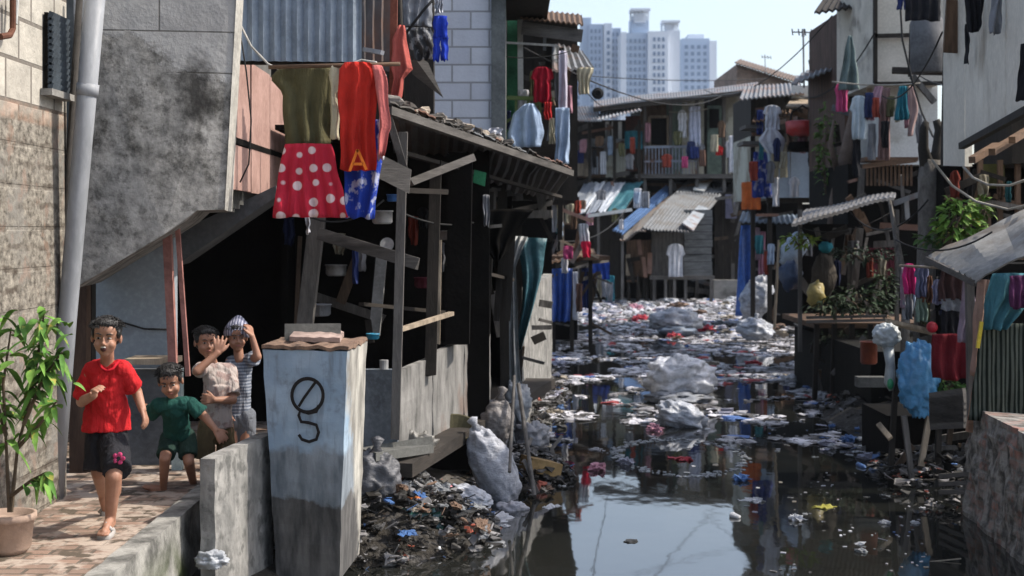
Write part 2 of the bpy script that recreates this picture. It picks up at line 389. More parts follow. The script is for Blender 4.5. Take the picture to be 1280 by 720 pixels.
# long upper storey
h = house('stilt_house', P(830, 374, 48.5), 'long two-storey timber house with a veranda across the end of the canal')
for x0, y0, x1, y1, mt in ((800, 128, 833, 222, BROWNWOOD), (833, 124, 852, 222, GREENB), (852, 122, 880, 222, CREAM), (880, 118, 904, 222, DARKWOOD), (904, 116, 934, 222, CREAM), (934, 114, 947, 222, BROWNWOOD)):
    MB().planks(*pq(x0, y0, x1, y1, 49), max(3, int((x1-x0)/5)), t=.05).build('wall_panel', mt, h)
wallbox(MB(), 770, 224, 945, 376, 50, 2.5).build('lower_wall', DARKWOOD, h)
wallbox(MB(), 800, 130, 945, 222, 49.6, 4).build('room', BLACKM, h)
w = wallbox(MB(), 813, 147, 834, 182, 48.9, .05).build('window', BLACKM, h)
MB().bar(P(812, 146, 48.8), P(835, 146, 48.8), .09).bar(P(812, 183, 48.8), P(835, 183, 48.8), .09).bar(P(812, 146, 48.8), P(812, 183, 48.8), .09).bar(P(835, 146, 48.8), P(835, 183, 48.8), .09).build('frame', PALEWOOD, w)
dr = wallbox(MB(), 884, 132, 902, 218, 48.9, .05).build('door', GREENB, h)
wallbox(MB(), 887, 136, 899, 160, 48.83, .04).build('door_panel', BLACKM, dr)
MB().corr(P(742, 135, 45.5), P(948, 112, 46.5), P(948, 104, 52), P(742, 128, 52), 60, .012, .04, .1).build('roof', ZINCD, h)
MB().bar(P(742, 137, 45.6), P(948, 114, 46.6), .16).build('fascia', DARKWOOD, h)
MB().box((P(870, 221, 48).x, 48.2, P(870, 221, 48).z), (4.2, 1.6, .14)).build('veranda_floor', GREYWOODH, h)
for i, x in enumerate((806, 838, 871, 905, 941)): MB().bar(P(x, 375, 47.6), P(x, 128-(x-806)*.1, 47.6), .11).build('post', GREYWOOD, h)
m = MB()
for i in range(16): m.bar(P(807+i*4.2, 184, 47.5), P(807+i*4.2, 218, 47.5), .035)
m.bar(P(805, 184, 47.5), P(872, 183, 47.5), .08).bar(P(805, 202, 47.5), P(872, 201, 47.5), .06); m.build('railing', metal((.3, .34, .42), name='painted_rail'), h)
m = MB()
for i in range(8): m.bar(P(906+i*4.6, 190, 47.5), P(906+i*4.6, 219, 47.5), .05)
m.bar(P(904, 190, 47.5), P(942, 189, 47.5), .08); m.build('railing', GREYWOOD, h)
# left neighbour
h = house('stilt_house', P(752, 374, 47), 'tin-roofed timber house with white slatted window at the far left bank')
wallbox(MB(), 705, 150, 800, 222, 48.2, 3.5).build('room', DARKWOOD, h)
MB().planks(*pq(705, 185, 760, 222, 47.9), 14).build('wall_panel', BROWNWOOD, h)
for x in (759, 767, 775): MB().bar(P(x, 178, 47.6), P(x, 152, 47.6), .12, .04).build('white_slat', WHITEP, h)
dr = wallbox(MB(), 782, 145, 800, 214, 47.9, .06).build('door', rough_mat('red_brown_paint', (.12, .045, .03)), h)
MB().planks(*pq(757, 180, 782, 222, 47.7), 7).build('wall_panel', CREAM, h)
MB().planks(*pq(708, 198, 735, 220, 47.6), 6).build('wall_panel', PALEWOOD, h)
MB().corr(P(712, 152, 44.5), P(752, 152, 44.5), P(746, 134, 49), P(700, 134, 49), 12, .03, .03).build('roof', ZINCD, h)
MB().corr(P(747, 152, 44.5), P(802, 138, 45), P(800, 130, 49), P(752, 137, 49), 12, .03, .03).build('awning', ZINC, h)
wallbox(MB(), 700, 224, 770, 372, 49.5, 2).build('lower_wall', BLACKM, h)
for x in (712, 737, 768, 799): MB().bar(P(x, 372, 46.9), P(x, 150, 46.9), .1).build('post', DARKWOOD, h)
# gable house behind
h = house('brick_house', P(955, 280, 62), 'brown gabled house rising behind the tin roofs, under an aerial')
a = P(921, 80, 62); MB().prism([P(921, 150, 62), P(995, 150, 62), P(995, 104, 62), P(921, 80, 62)], (0, 7, 0)).build('wall', rough_mat('brown_render', (.34, .25, .2), bs=.2, stain=(.2, .15, .12)), h)
MB().corr(P(918, 79, 61.5), P(996, 104, 61.5), P(1000, 98, 69), P(925, 75, 69), 20, .03, .05).build('roof', rough_mat('dull_brown_tiles', (.16, .12, .1)), h)
# lower shacks with sloping roofs
h = house('stilt_shack', P(850, 376, 45), 'small grey plank shack on stilts under a wide sheet roof')
MB().planks(*pq(855, 262, 890, 346, 45), 9, vert=False).build('side_wall', wood((.15, .155, .155), 'blue_grey_plank', False), h)
MB().planks(*pq(814, 290, 855, 346, 45.1), 9).build('front_wall', GREYWOOD, h)
wallbox(MB(), 816, 268, 890, 344, 45.3, 3).build('room', BLACKM, h)
MB().bar(P(812, 347, 44.9), P(893, 347, 44.9), .12).build('floor_beam', GREYWOODH, h)
for x in (818, 832, 843, 857, 889): MB().bar(P(x, 378, 44.9), P(x, 346, 44.9), .09).build('stilt', GREYWOOD, h)
MB().corr(P(803, 286, 43.5), P(862, 292, 43.2), P(916, 226, 49), P(862, 222, 49), 14, .03, .03, .12).build('roof', metal((.17, .18, .19), (.11, .1, .09), 'weathered_roof'), h)
MB().patch(P(852, 280, 43.4), P(866, 290, 43.2), P(884, 262, 45.6), P(872, 258, 45.8), 6, 6, thick=.05).build('roof_patch', ZINC, h)
MB().patch(P(866, 238, 47.4), P(880, 240, 47.3), P(892, 222, 48.8), P(878, 220, 48.9), 6, 6, thick=.05).build('roof_patch', WHITEP, h)
h = house('stilt_shack', P(795, 376, 45), 'narrow brown shack on stilts under a blue-edged roof')
MB().planks(*pq(783, 300, 815, 346, 45.3), 7).build('front_wall', BROWNWOOD, h)
MB().planks(*pq(782, 318, 788, 344, 45.1), 2).build('shutter', PALEWOOD, h)
wallbox(MB(), 784, 290, 815, 344, 45.6, 2.5).build('room', BLACKM, h)
for x in (786, 797, 808, 814): MB().bar(P(x, 378, 45.1), P(x, 345, 45.1), .09).build('stilt', DARKWOOD, h)
MB().corr(P(774, 300, 43.6), P(806, 288, 43.4), P(864, 228, 48.8), P(838, 232, 48.8), 9, .03, .03, .15).build('roof', metal((.11, .105, .1), name='brown_grey_roof'), h)
MB().corr(P(765, 288, 43.4), P(778, 294, 43.5), P(844, 237, 48.2), P(832, 232, 48.3), 4, .03, .04, .05).build('roof_edge', plastic((.12, .22, .42), .5, 'blue_tarp'), h)
h = house('stilt_shack', P(745, 374, 44), 'shack covered in white and teal tarpaulin strips beside the far left bank')
wallbox(MB(), 714, 262, 780, 372, 45.2, 2).build('room', DARKWOOD, h)
for i, (x0, x1, c) in enumerate(((714, 727, (.2, .22, .25)), (727, 737, (.55, .58, .62)), (737, 750, (.25, .28, .33)), (750, 762, (.5, .54, .6)), (762, 784, (.04, .16, .2)))):
    MB().patch(P(x0-4, 268, 43.5+i*.1), P(x1-6, 266, 43.5+i*.1), P(x1+20, 228, 47), P(x0+16, 230, 47), 8, 8, lambda u, v: .08*noise.noise(Vector((u*3+i, v*4, 1))), .03).build('roof_strip', plastic(c, .5, 'tarp'), h)
MB().bar(P(735, 270, 43.3), P(790, 262, 43.3), .1).build('roof_edge', WHITEP, h)
for x in (722, 748, 778): MB().bar(P(x, 374, 43.7), P(x, 264, 43.7), .08).build('stilt', GREYWOOD, h)
# dark backing beyond right end of canal
h = house('stilt_house', P(912, 380, 46), 'tall dark timber house in the gap behind the long blue tarpaulin')
wallbox(MB(), 890, 228, 1000, 376, 48, 3).build('wall', BLACKM, h)
MB().planks(*pq(893, 240, 925, 378, 47.4), 6).build('plank_wall', DARKWOOD, h)
wallbox(MB(), 892, 350, 928, 380, 46.5, .4).build('foundation', CONC, h)
wallbox(MB(), 907, 243, 921, 273, 47, .1).build('shutter', rough_mat('purple_grey', (.2, .2, .28)), h)

# ================================================================ garments
def tee(x0, y0, x1, y1, sl=.36, body=.7):
    w = x1-x0; h_ = y1-y0; c = (x0+x1)/2
    return [(y0, c-.2*w, c+.2*w), (y0+.06*h_, x0+.14*w, x1-.14*w), (y0+sl*h_, x0, x1), (y0+(sl+.015)*h_, c-body/2*w, c+body/2*w), (y1, c-body/2*w*1.05, c+body/2*w*1.05)]
def rect(x0, y0, x1, y1, flare=0): return [(y0, x0, x1), (y1, x0-flare, x1+flare)]
def hang(name, rows, d, mt, label, cat, group=None, **k):
    o = MB().cloth(rows, d, **k).build(name, mt, smooth=True); return tag(o, label, cat, group)
def pants(name, x0, y0, x1, y1, d, mt, label, cat='trousers', wy=.3, **k):
    c = (x0+x1)/2; yb = y0+(y1-y0)*wy; m = MB()
    m.cloth([(y0, x0+1, x1-1), (yb, x0, x1)], d, 2, .01, nu=10, nv=6, **k)
    m.cloth([(yb-1, x0, c+.3), (y1, x0-1, c-1)], d, 1, .015, nu=8, nv=10, **k); m.cloth([(yb-1, c-.3, x1), (y1, c+1, x1+1)], d, 1, .015, nu=8, nv=10, **k)
    return tag(m.build(name, mt, smooth=True), label, cat)
def line(label, pts, r=.006, mt=None, sag=0, name='clothesline', cat='clothesline'):
    if sag: a, b = Vector(pts[0]), Vector(pts[-1]); pts = [a.lerp(b, i/12)-Vector((0, 0, sag*4*(i/12)*(1-i/12))) for i in range(13)]
    return tag(MB().tube(pts, r, 6).build(name, mt or ROPE, smooth=True), label, cat)
W_ = fabric((.55, .56, .6)); RD = fabric((.5, .03, .03)); NV = fabric((.03, .045, .15)); BK = fabric((.015, .015, .018)); CR = fabric((.5, .45, .32)); PK = fabric((.5, .08, .2))
LB_ = fabric((.35, .45, .6)); MV = fabric((.3, .22, .27)); TL = fabric((.03, .17, .22)); OR = fabric((.6, .16, .05)); BL = fabric((.03, .08, .4)); GY = fabric((.22, .23, .25)); MR = fabric((.09, .02, .03)); BR = fabric((.14, .08, .06)); SG = fabric((.17, .22, .21))
# far veranda laundry
line('clothesline across the far veranda', [P(836, 140, 47.3), P(884, 136, 47.3)], .015, sag=.05)
hang('hanging_shirt', tee(846, 138, 860, 172), 47.3, W_, 'white shirt, left of the two on the far veranda line', 'shirt')
hang('hanging_sheet', rect(861, 133, 876, 183), 47.3, fabric((.45, .48, .6)), 'pale lilac sheet hanging on the far veranda', 'sheet')
hang('hanging_cloth', rect(781, 164, 803, 186), 47.3, TL, 'teal cloth hanging over the red-brown far door', 'cloth')
hang('hanging_shirt', tee(893, 183, 905, 194), 47.2, RD, 'small red shirt on the far veranda railing', 'shirt')
hang('hanging_towel', rect(911, 170, 922, 216), 47.2, W_, 'long white towel beside the cream far wall', 'towel')
hang('hanging_shirt', rect(926, 170, 932, 195), 47.2, BK, 'narrow black cloth right of the white towel on the far veranda', 'cloth')
hang('hanging_shirt', tee(832, 305, 857, 346), 44.7, W_, 'white printed shirt hanging on the plank wall of the far stilt shack', 'shirt')
for i, (x, y, w_, h_, mt, lb) in enumerate(((738, 196, 10, 22, GY, 'grey cloth on the far left house rail'), (750, 190, 8, 28, W_, 'pale cloth at the post of the far left house'), (722, 188, 8, 16, NV, 'navy shorts on the far left house wall'),
        (862, 184, 12, 14, NV, 'dark blue cloth on the middle of the far veranda rail'), (852, 196, 8, 14, PK, 'pinkish cloth low on the far veranda rail'), (874, 188, 8, 20, BR, 'brown cloth on the far veranda post'),
        (792, 236, 10, 24, W_, 'white cloth crumpled over the teal tarpaulin roof'), (802, 240, 10, 20, GY, 'grey cloth beside the white one over the teal roof'))):
    hang('hanging_cloth', rect(x, y, x+w_, y+h_), 47.0 if y < 230 else 44.6, mt, lb, 'cloth')

# ================================================================ LEFT FOREGROUND
# brick and plaster wall at far left, faces the canal
def wall_over(t, col, h_):
    s_ = t.sep(); z = s_[2]
    m1 = t.ramp(t.math('ADD', z, t.math('MULTIPLY', t.noise(3, 5), .25)), 2.72, 2.66)     # rough lower wall
    rub = t.mix(t.ramp(t.noise(13, 9, t.coord((1, 1, 1.6)), .72), .36, .64), (.06, .052, .043), (.33, .3, .25))
    rub = t.mix(t.ramp(t.noise(2.5, 5), .5, .65), rub, (.2, .19, .17))
    wv = t.n('ShaderNodeTexWave'); wv.bands_direction = 'Z'; wv.inputs['Scale'].default_value = 2.6; wv.inputs['Distortion'].default_value = 2.5; wv.inputs['Detail'].default_value = 4; wv.inputs['Detail Scale'].default_value = 2.5; t.l(t.coord(), wv.inputs['Vector'])
    rub = t.mix(t.math('MULTIPLY', t.math('MULTIPLY', t.ramp(wv.outputs['Fac'], .3, .08), t.ramp(t.noise(3, 4), .4, .6)), .6), rub, (.05, .035, .025)); rub = t.mix(t.math('MULTIPLY', t.ramp(t.noise(5, 4), .57, .64), .35), rub, (.26, .15, .1))
    col = t.mix(m1, col, rub)
    red = t.math('MULTIPLY', t.ramp(z, 2.53, 2.55), t.ramp(z, 2.66, 2.63)); col = t.mix(t.math('MULTIPLY', red, .45), col, t.mix(t.ramp(t.noise(9, 5), .4, .6), (.14, .1, .07), (.36, .2, .13)))
    return col, t.math('ADD', h_, t.math('MULTIPLY', t.noise(14, 6), 2.5))
ww = thing('weathered_wall', (-2.82, 7.5, .3), 'tall rough wall at the left edge, pale blocks above flaking brown masonry', 'wall')
ll = MB().box((-2.92, 6.0, 2.6), (.2, 6.0, 4.6)).build('wall', bricks('pale_block_wall', (.48, .45, .39), (.4, .37, .32), (.16, .14, .12), 'yz', 1, .42, .24, .014, wall_over, dirt=.65), ww)
m = MB(); a = PX(54, 15, -2.815); b = PX(76, 118, -2.815)
wi = MB().box((-2.80, (a.y+b.y)/2, (a.z+b.z)/2), (.02, b.y-a.y, a.z-b.z)).build('window', BLACKM, ww)
for k in range(12): m.box((-2.775, (a.y+b.y)/2, b.z+(a.z-b.z)*(k+.5)/12), (.03, (b.y-a.y)*.95, .05), ry=.35)
m.build('louvre', rough_mat('blue_grey_louvre', (.08, .1, .12)), wi)
MB().box((-2.78, (a.y+b.y)/2, b.z-.02), (.07, (b.y-a.y)+.1, .04)).build('sill', CONC, wi)
pp = thing('water_pipe', PX(14, 40, -2.78), 'thin rusty water pipe elbow on the pale blocks at the left edge', 'pipe')
MB().tube([PX(16, -5, -2.76), PX(16, 36, -2.76), PX(12, 44, -2.76), PX(0, 46, -2.76)], .018).build('pipe', rough_mat('rusty_pipe', (.12, .05, .03)), pp)
MB().tube([PX(21, -5, -2.76), PX(19, 30, -2.76)], .014).build('pale_pipe', rough_mat('pale_pipe', (.5, .5, .48)), pp)
# drain pipe
dp = thing('drain_pipe', P(70, 625, 8.95), 'thick grey plastic drain pipe running down the wall corner by the running boys', 'pipe')
PV = rough_mat('grey_pvc', (.28, .29, .31), (.19, .2, .21), 3, (1, 1, .3), .5, .1, stain=(.2, .2, .19), s0=.58, s1=.7)
MB().tube([P(68, 622, 8.9), P(84, 400, 8.85), P(103, 180, 8.8), P(121, -25, 8.75)], [.055, .058, .06, .062], 20).build('pipe', PV, dp, True)
MB().tube([P(108.5, 120, 8.79), P(110, 105, 8.79)], .069, 20).build('coupling', PV, dp, True)
MB().tube([P(70, 400, 9.0), P(78, 330, 9.0), P(100, -10, 8.95)], .022, 8).build('thin_pipe', rough_mat('dark_pipe', (.05, .045, .04)), dp, True)
# stained concrete upper house
def stained_over(t, col, h_):
    s_ = t.sep(); x, z = s_[0], s_[2]
    n = t.noise(2.6, 8, rough=.7); e = t.math('ADD', z, t.math('MULTIPLY', t.math('SUBTRACT', n, .5), .75))
    e = t.math('ADD', e, t.math('MULTIPLY', x, .45))
    pl = t.mix(t.ramp(t.noise(4.5, 9, rough=.75), .4, .64), (.08, .077, .07), (.42, .405, .38))
    pl = t.mix(t.math('MULTIPLY', t.ramp(t.noise(1.5, 6), .46, .6), .6), pl, (.3, .295, .285)); pl = t.mix(t.math('MULTIPLY', t.ramp(t.noise(11, 8, rough=.75), .5, .62), .65), pl, (.045, .043, .04)); pl = t.mix(t.math('MULTIPLY', t.ramp(t.noise(30, 5), .5, .7), .4), pl, (.33, .32, .3))
    col = t.mix(t.ramp(e, 3.42, 3.36), col, pl)
    dx = t.math('MULTIPLY', t.math('SUBTRACT', x, -2.06+2.3), 9); dz_ = t.math('MULTIPLY', t.math('SUBTRACT', z, 3.1), 3.6)
    r = t.math('SQRT', t.math('ADD', t.math('MULTIPLY', dx, dx), t.math('MULTIPLY', dz_, dz_)))
    r = t.math('ADD', r, t.math('MULTIPLY', t.math('SUBTRACT', t.noise(9, 6), .5), 2.2))
    col = t.mix(t.math('MULTIPLY', t.ramp(r, 1.3, .3), .85), col, (.03, .028, .026))
    return col, t.math('ADD', t.math('MULTIPLY', h_, t.ramp(e, 3.36, 3.42)), t.math('MULTIPLY', t.noise(7, 7), 2))
STN = bricks('stained_plaster', (.4, .395, .385), (.35, .345, .34), (.12, .115, .11), 'xz', 1, .95, .27, .006, stained_over, dirt=.4)
uh = thing('concrete_house', (-2.3, 9.25, 0), 'upper house of stained grey plaster overhanging the doorway behind the boys', 'house')
A = [P(92, 361, 9.2), P(205, 293, 9.25), P(232, 276, 9.3), P(246, 263, 9.3), P(281, 262, 9.35), P(297, -30, 9.35), P(92, -30, 9.2)]
m = MB(); m.prism(A, (-.16, 1.15, 0)); m.build('wall', STN, uh)
m = MB(); m.prism([P(281, 262, 9.34), P(297, -30, 9.34), P(300, -30, 9.36), P(284, 264, 9.36)], (0, .16, 0)); m.build('lit_wall_edge', rough_mat('sunlit_edge_paint', (.5, .48, .43)), uh)  # thin pale strip: the sunlit wall edge painted as colour
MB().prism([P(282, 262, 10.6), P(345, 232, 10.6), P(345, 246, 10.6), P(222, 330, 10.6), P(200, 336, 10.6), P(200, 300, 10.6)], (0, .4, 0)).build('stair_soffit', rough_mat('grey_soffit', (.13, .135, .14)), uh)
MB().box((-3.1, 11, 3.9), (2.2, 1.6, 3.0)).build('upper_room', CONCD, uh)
MB().prism([P(110, 290, 10.4), P(217, 290, 10.4), P(217, 618, 10.4), P(110, 618, 10.4)], (0, .12, 0)).build('ground_floor_wall', rough_mat('blue_grey_plaster', (.33, .37, .41), (.26, .3, .33), 2, bs=.15, stain=(.15, .16, .17), s0=.58, s1=.72), uh)
MB().tube([P(118, 398, 10.37), P(150, 402, 10.37), P(180, 411, 10.37), P(216, 412, 10.37)], .007).build('cable', WIRE, uh)
MB().box(P(100, 480, 9.9), (.12, .1, 1.6)).build('door_frame', wood((.1, .06, .04), 'door_frame_wood'), uh)
MB().box(P(113, 470, 10.1), (.05, .1, 1.5)).build('door_stop', DARKWOOD, uh)
MB().box(P(192, 450, 10.1), (.34, .3, .04)).build('shelf', PALEWOOD, uh)
MB().box(P(190, 535, 10.25), (.32, .1, .85)).build('shelf_panel', rough_mat('grey_panel', (.16, .17, .18)), uh)
MB().box(P(222, 535, 10.0), (.07, .07, .85)).build('shelf_leg', rough_mat('pale_green_paint', (.45, .55, .55)), uh)
for (a, b) in (((209, 290, 9.75), (217, 470, 9.75)), ((222, 285, 9.7), (235, 470, 9.7))):
    MB().bar(P(*a), P(*b), .055 if a[0] < 215 else .03).build('pink_post', rough_mat('pink_paint', (.42, .2, .17)), uh)
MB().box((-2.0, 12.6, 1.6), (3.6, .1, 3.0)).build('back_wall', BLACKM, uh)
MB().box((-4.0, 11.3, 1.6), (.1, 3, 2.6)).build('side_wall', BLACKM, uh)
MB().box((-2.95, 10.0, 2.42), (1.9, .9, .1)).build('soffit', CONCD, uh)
# pink wall beside it
pw = thing('pink_board_wall', (-1.96, 11, 2.5), 'salmon pink board wall beside the corrugated sheets, above the dark shack', 'wall')
a, b = 9.75, 12.2
PNK = rough_mat('salmon_boards', (.42, .27, .23), (.28, .17, .14), 3, (1, 1, 1), .8, .2, stain=(.2, .12, .1), s0=.58, s1=.72)
MB().planks((-1.97, a, 2.86), (-1.97, b, 2.86), (-1.97, b, 3.45), (-1.97, a, 3.45), 3, .02, .03, .01).build('upper_boards', PNK, pw)
MB().planks((-1.97, a, 2.5), (-1.97, b, 2.5), (-1.97, b, 2.82), (-1.97, a, 2.82), 3, .02, .03, .01).build('lower_boards', PNK, pw)
MB().bar((-1.95, a, 2.84), (-1.95, b, 2.84), .04).build('batten', BLACKM, pw)
# retaining wall, slab wall, box
def moss_over(t, col):
    return t.mix(t.math('MULTIPLY', t.ramp(t.noise(2.2, 6), .48, .6), .9), col, (.05, .075, .02))
t = NT('mossy_concrete'); c = t.mix(t.ramp(t.noise(5, 8), .38, .62), (.09, .088, .08), (.34, .33, .3)); s_ = t.sep()
c = t.mix(t.math('MULTIPLY', t.ramp(t.noise(2.2, 6), .46, .58), t.ramp(s_[2], .72, .45)), c, (.045, .06, .02)); MOSSY = t.finish(c, .9, t.noise(9, 8), .7, .03)
m = MB(); m.patch((-1.88, 3.5, -.4), (-1.88, 9.2, -.4), (-1.9, 9.2, .57), (-1.9, 3.5, .57), 60, 10, lambda u, v: .012*noise.noise(Vector((u*30, v*5, 0))), -.13)
tag(m.build('retaining_wall', MOSSY, origin=(-1.95, 6, -.2)), 'low mossy concrete retaining wall along the path edge', 'wall')
t = NT('streaked_concrete'); c = t.mix(t.ramp(t.noise(4, 8, t.coord((1.5, 1.5, .9))), .38, .62), (.15, .148, .14), (.32, .31, .29)); c = t.mix(t.math('MULTIPLY', t.ramp(t.noise(9, 7), .52, .62), .7), c, (.08, .08, .075)); STREAK = t.finish(c, .9, t.noise(12, 8), .7, .02)
a = P(269, 574, 8.15); b = P(341, 541, 9.05)
m = MB(); m.patch((a.x, a.y, -.2), (b.x, b.y, -.2), (b.x, b.y, b.z), (a.x, a.y, a.z), 24, 12, lambda u, v: .008*noise.noise(Vector((u*9, v*9, 0)))+.02*noise.noise(Vector((u*2, v*2, 4))), -.09)
tag(m.build('slab_wall', STREAK, origin=(a.x, a.y, -.2)), 'short upright concrete slab wall with streaked face in front of the blue block', 'wall')
# painted box
t = NT('painted_block'); s_ = t.sep(); z = s_[2]; nz = t.noise(5, 6)
e = t.math('ADD', z, t.math('MULTIPLY', t.math('SUBTRACT', nz, .5), .3))
blue = t.mix(t.ramp(t.noise(3, 7), .4, .7), (.24, .33, .43), (.36, .45, .54)); blue = t.mix(t.math('MULTIPLY', t.ramp(t.noise(4.5, 8, rough=.7), .54, .66), .8), blue, (.15, .18, .21)); blue = t.mix(t.math('MULTIPLY', t.ramp(t.noise(5, 7, t.coord((4, 4, .5))), .54, .7), .6), blue, (.12, .14, .16))
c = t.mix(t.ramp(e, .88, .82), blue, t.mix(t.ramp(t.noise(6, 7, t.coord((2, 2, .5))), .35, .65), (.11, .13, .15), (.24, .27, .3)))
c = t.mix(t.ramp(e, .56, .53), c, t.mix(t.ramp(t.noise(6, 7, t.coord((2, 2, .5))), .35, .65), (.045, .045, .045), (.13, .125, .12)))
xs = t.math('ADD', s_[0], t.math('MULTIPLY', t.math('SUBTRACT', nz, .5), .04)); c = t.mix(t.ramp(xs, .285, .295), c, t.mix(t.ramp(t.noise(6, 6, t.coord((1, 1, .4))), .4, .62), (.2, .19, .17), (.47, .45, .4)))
BOXM = t.finish(c, .8, t.noise(14, 7), .35, .012)
bx_o = Vector((-1.3, 8.72, 0.0)); bt = thing('concrete_block', bx_o, 'tall pale blue painted concrete block with black spray-painted loops on its front', 'block')
fl, fr = P(328, 436, 8.8), P(434, 440, 8.66); bl_, brt = P(346, 720, 8.85), P(424, 726, 8.7)
bk = Vector((.1, 1.0, 0))
m = MB(); bkv = Vector((.045, .74, 0)); zt_ = (fl.z+fr.z)/2; fl.z = fr.z = zt_
def wobq(a, b, c, d, nu, nv):
    q0 = len(m.v)
    for j in range(nv+1):
        for i in range(nu+1):
            u = i/nu; v = j/nv; p = (a*(1-u)+b*u)*(1-v)+(d*(1-u)+c*u)*v; m.v.append(p+Vector((1, 1, 1))*.006*noise.noise(p*9))
    for j in range(nv):
        for i in range(nu): q = q0+j*(nu+1)+i; m.f.append((q, q+1, q+nu+2, q+nu+1))
wobq(bl_, brt, fr, fl, 14, 26); wobq(brt, brt+bkv, fr+bkv, fr, 10, 26); wobq(fl, fr, fr+bkv, fl+bkv, 8, 8); wobq(bl_+bkv, bl_, fl, fl+bkv, 8, 20); wobq(brt+bkv, bl_+bkv, fl+bkv, fr+bkv, 8, 20); m.build('block', BOXM, bt)
z1 = fl.z
m = MB(); m.patch(fl+Vector((-.004, -.008, 0)), fr+Vector((.01, -.01, 0)), fr+Vector((.05, .72, .0)), fl+Vector((.03, .72, .0)), 20, 14, lambda u, v: .018*noise.noise(Vector((u*7, v*7, 5)))+.006, .022); m.build('rusty_lid', rough_mat('rusted_lid', (.26, .17, .12), (.07, .05, .04), 8, bs=.8), bt)
nfront = (brt-bl_).cross(fl-bl_).normalized()
if nfront.y > 0: nfront = -nfront
def onbox(px, py):
    d0 = Vector(((px-640)/F, 1, -(py-HZ)/F)); cpos = Vector((0, 0, CAMZ)); tt = (fl-cpos).dot(nfront)/d0.dot(nfront); return cpos+d0*tt+nfront*.008
PAINT = NT('black_spray_paint').finish((.008, .008, .01), .6)
m = MB(); circ = [onbox(385+19.5*math.cos(R(a_))-.12*20*math.sin(R(a_))*0, 494+21*math.sin(R(a_))) for a_ in range(-100, 262, 12)]
m.tube(circ, .0115, 6); m.tube([onbox(x, y) for x, y in ((374, 508), (380, 498), (388, 487), (396, 476))], .009, 6)
m.tube([onbox(x, y) for x, y in ((399, 507), (396, 514), (386, 516), (376, 513), (374, 519), (377, 527), (386, 528), (396, 531), (399, 540), (396, 549), (387, 552), (378, 549), (374, 543))], .0115, 6)
for i, v in enumerate(m.v): h_ = (v-fl).dot(nfront); m.v[i] = v-nfront*(h_-.006)*.85
m.build('graffiti', PAINT, bt)
sl_ = MB(); sl_.box(P(391, 424, 9.2)+Vector((0, 0, .02)), (.36, .03, .16), rz=.1, rx=-.25)
tag(sl_.build('grey_slab', CONCD), 'small dark slate slab leaning on the rusty top of the blue block', 'slab')
tag(MB().patch(P(362, 436, 9.0), P(425, 438, 8.95), P(430, 430, 9.3), P(372, 424, 9.35), 8, 5, lambda u, v: .02*noise.noise(Vector((u*5, v*5, 1)))+.05, .03).build('bark_scrap', rough_mat('pinkish_bark', (.4, .3, .26))), 'curled pinkish board scrap lying on the block top', 'scrap')

# upper corrugated house
cs = thing('tin_house', P(395, 70, 10), 'upper house front of grey-blue corrugated sheets above the hanging laundry', 'house')
MB().corr(P(298, 76, 10.0), P(452, 78, 10.05), P(452, -30, 10.05), P(298, -30, 10.0), 11, .016, .004).build('corrugated_sheet', metal((.24, .29, .35), (.13, .09, .08), 'blue_corrugated', .56, .74), cs)
MB().corr(P(450, 80, 10.3), P(494, 92, 10.5), P(494, -30, 10.5), P(450, -30, 10.3), 4, .016, .004).build('dark_sheet', metal((.11, .1, .1), name='dark_rusty_sheet'), cs)
MB().bar(P(491, 130, 10.3), P(493, -30, 10.3), .05).build('red_post', rough_mat('red_brown_post', (.25, .08, .05)), cs)
MB().bar(P(299, 78, 10.06), P(494, 80, 10.1), .03).build('rail', DARKWOOD, cs)
MB().box((-1.9, 12.8, 4.2), (2.4, .2, 3.2)).build('back_wall', DARKWOOD, cs)
MB().bar(P(455, 62, 10.1), P(478, 66, 9.9), .03).build('bracket', PV, cs)
line('pale electric cable drooping below the corrugated sheets', [P(300, 30, 9.9), P(314, 58, 9.85), P(335, 80, 9.82), P(362, 93, 9.8), P(385, 95, 9.8), P(415, 89, 9.8), P(452, 75, 9.9), P(470, 78, 9.8), P(482, 95, 9.7)], .008, rough_mat('pale_cable', (.5, .48, .44)), name='cable', cat='cable')
line('thin dark wire hanging in front of the pink boards', [P(300, 40, 9.6), P(308, 90, 9.6), P(314, 150, 9.65), P(311, 205, 9.7), P(300, 228, 9.7)], .006, WIRE, name='wire', cat='wire')
# big laundry
rod = tag(MB().tube([P(336, 84, 9.55), P(500, 80, 9.45)], .014).build('clothes_rod', BROWNWOODH, smooth=True), 'wooden rod carrying the olive and red shirts', 'rod')
hang('hanging_shirt', [(82, 356, 412), (92, 340, 416), (100, 338, 417), (116, 352, 415), (182, 355, 413)], 9.6, fabric((.1, .09, .045)), 'dark olive T-shirt hanging above the polka-dot skirt', 'shirt', folds=3, amp=.03, thick=.018)
hang('hanging_shirt', [(82, 414, 424), (95, 412, 431), (108, 413, 434), (118, 412, 424), (174, 413, 424)], 9.5, CR, 'cream shirt seen edge-on between the olive and the red one', 'shirt', folds=1, amp=.02, thick=.03)
rs = hang('hanging_shirt', [(78, 432, 462), (84, 426, 474), (100, 424, 480), (110, 423, 472), (212, 425, 470)], 9.45, fabric((.5, .03, .02)), 'bright red T-shirt with an orange letter A at its hem', 'shirt', folds=3, amp=.03, thick=.018)
m = MB(); y0 = 9.385
for a, b in (((437, 214), (447, 187)), ((447, 187), (458, 212)), ((441, 205), (454, 205))):
    m.bar(P(a[0], a[1], y0), P(b[0], b[1], y0), .018, .006)
m.build('orange_print', fabric((.8, .2, .03)), rs)
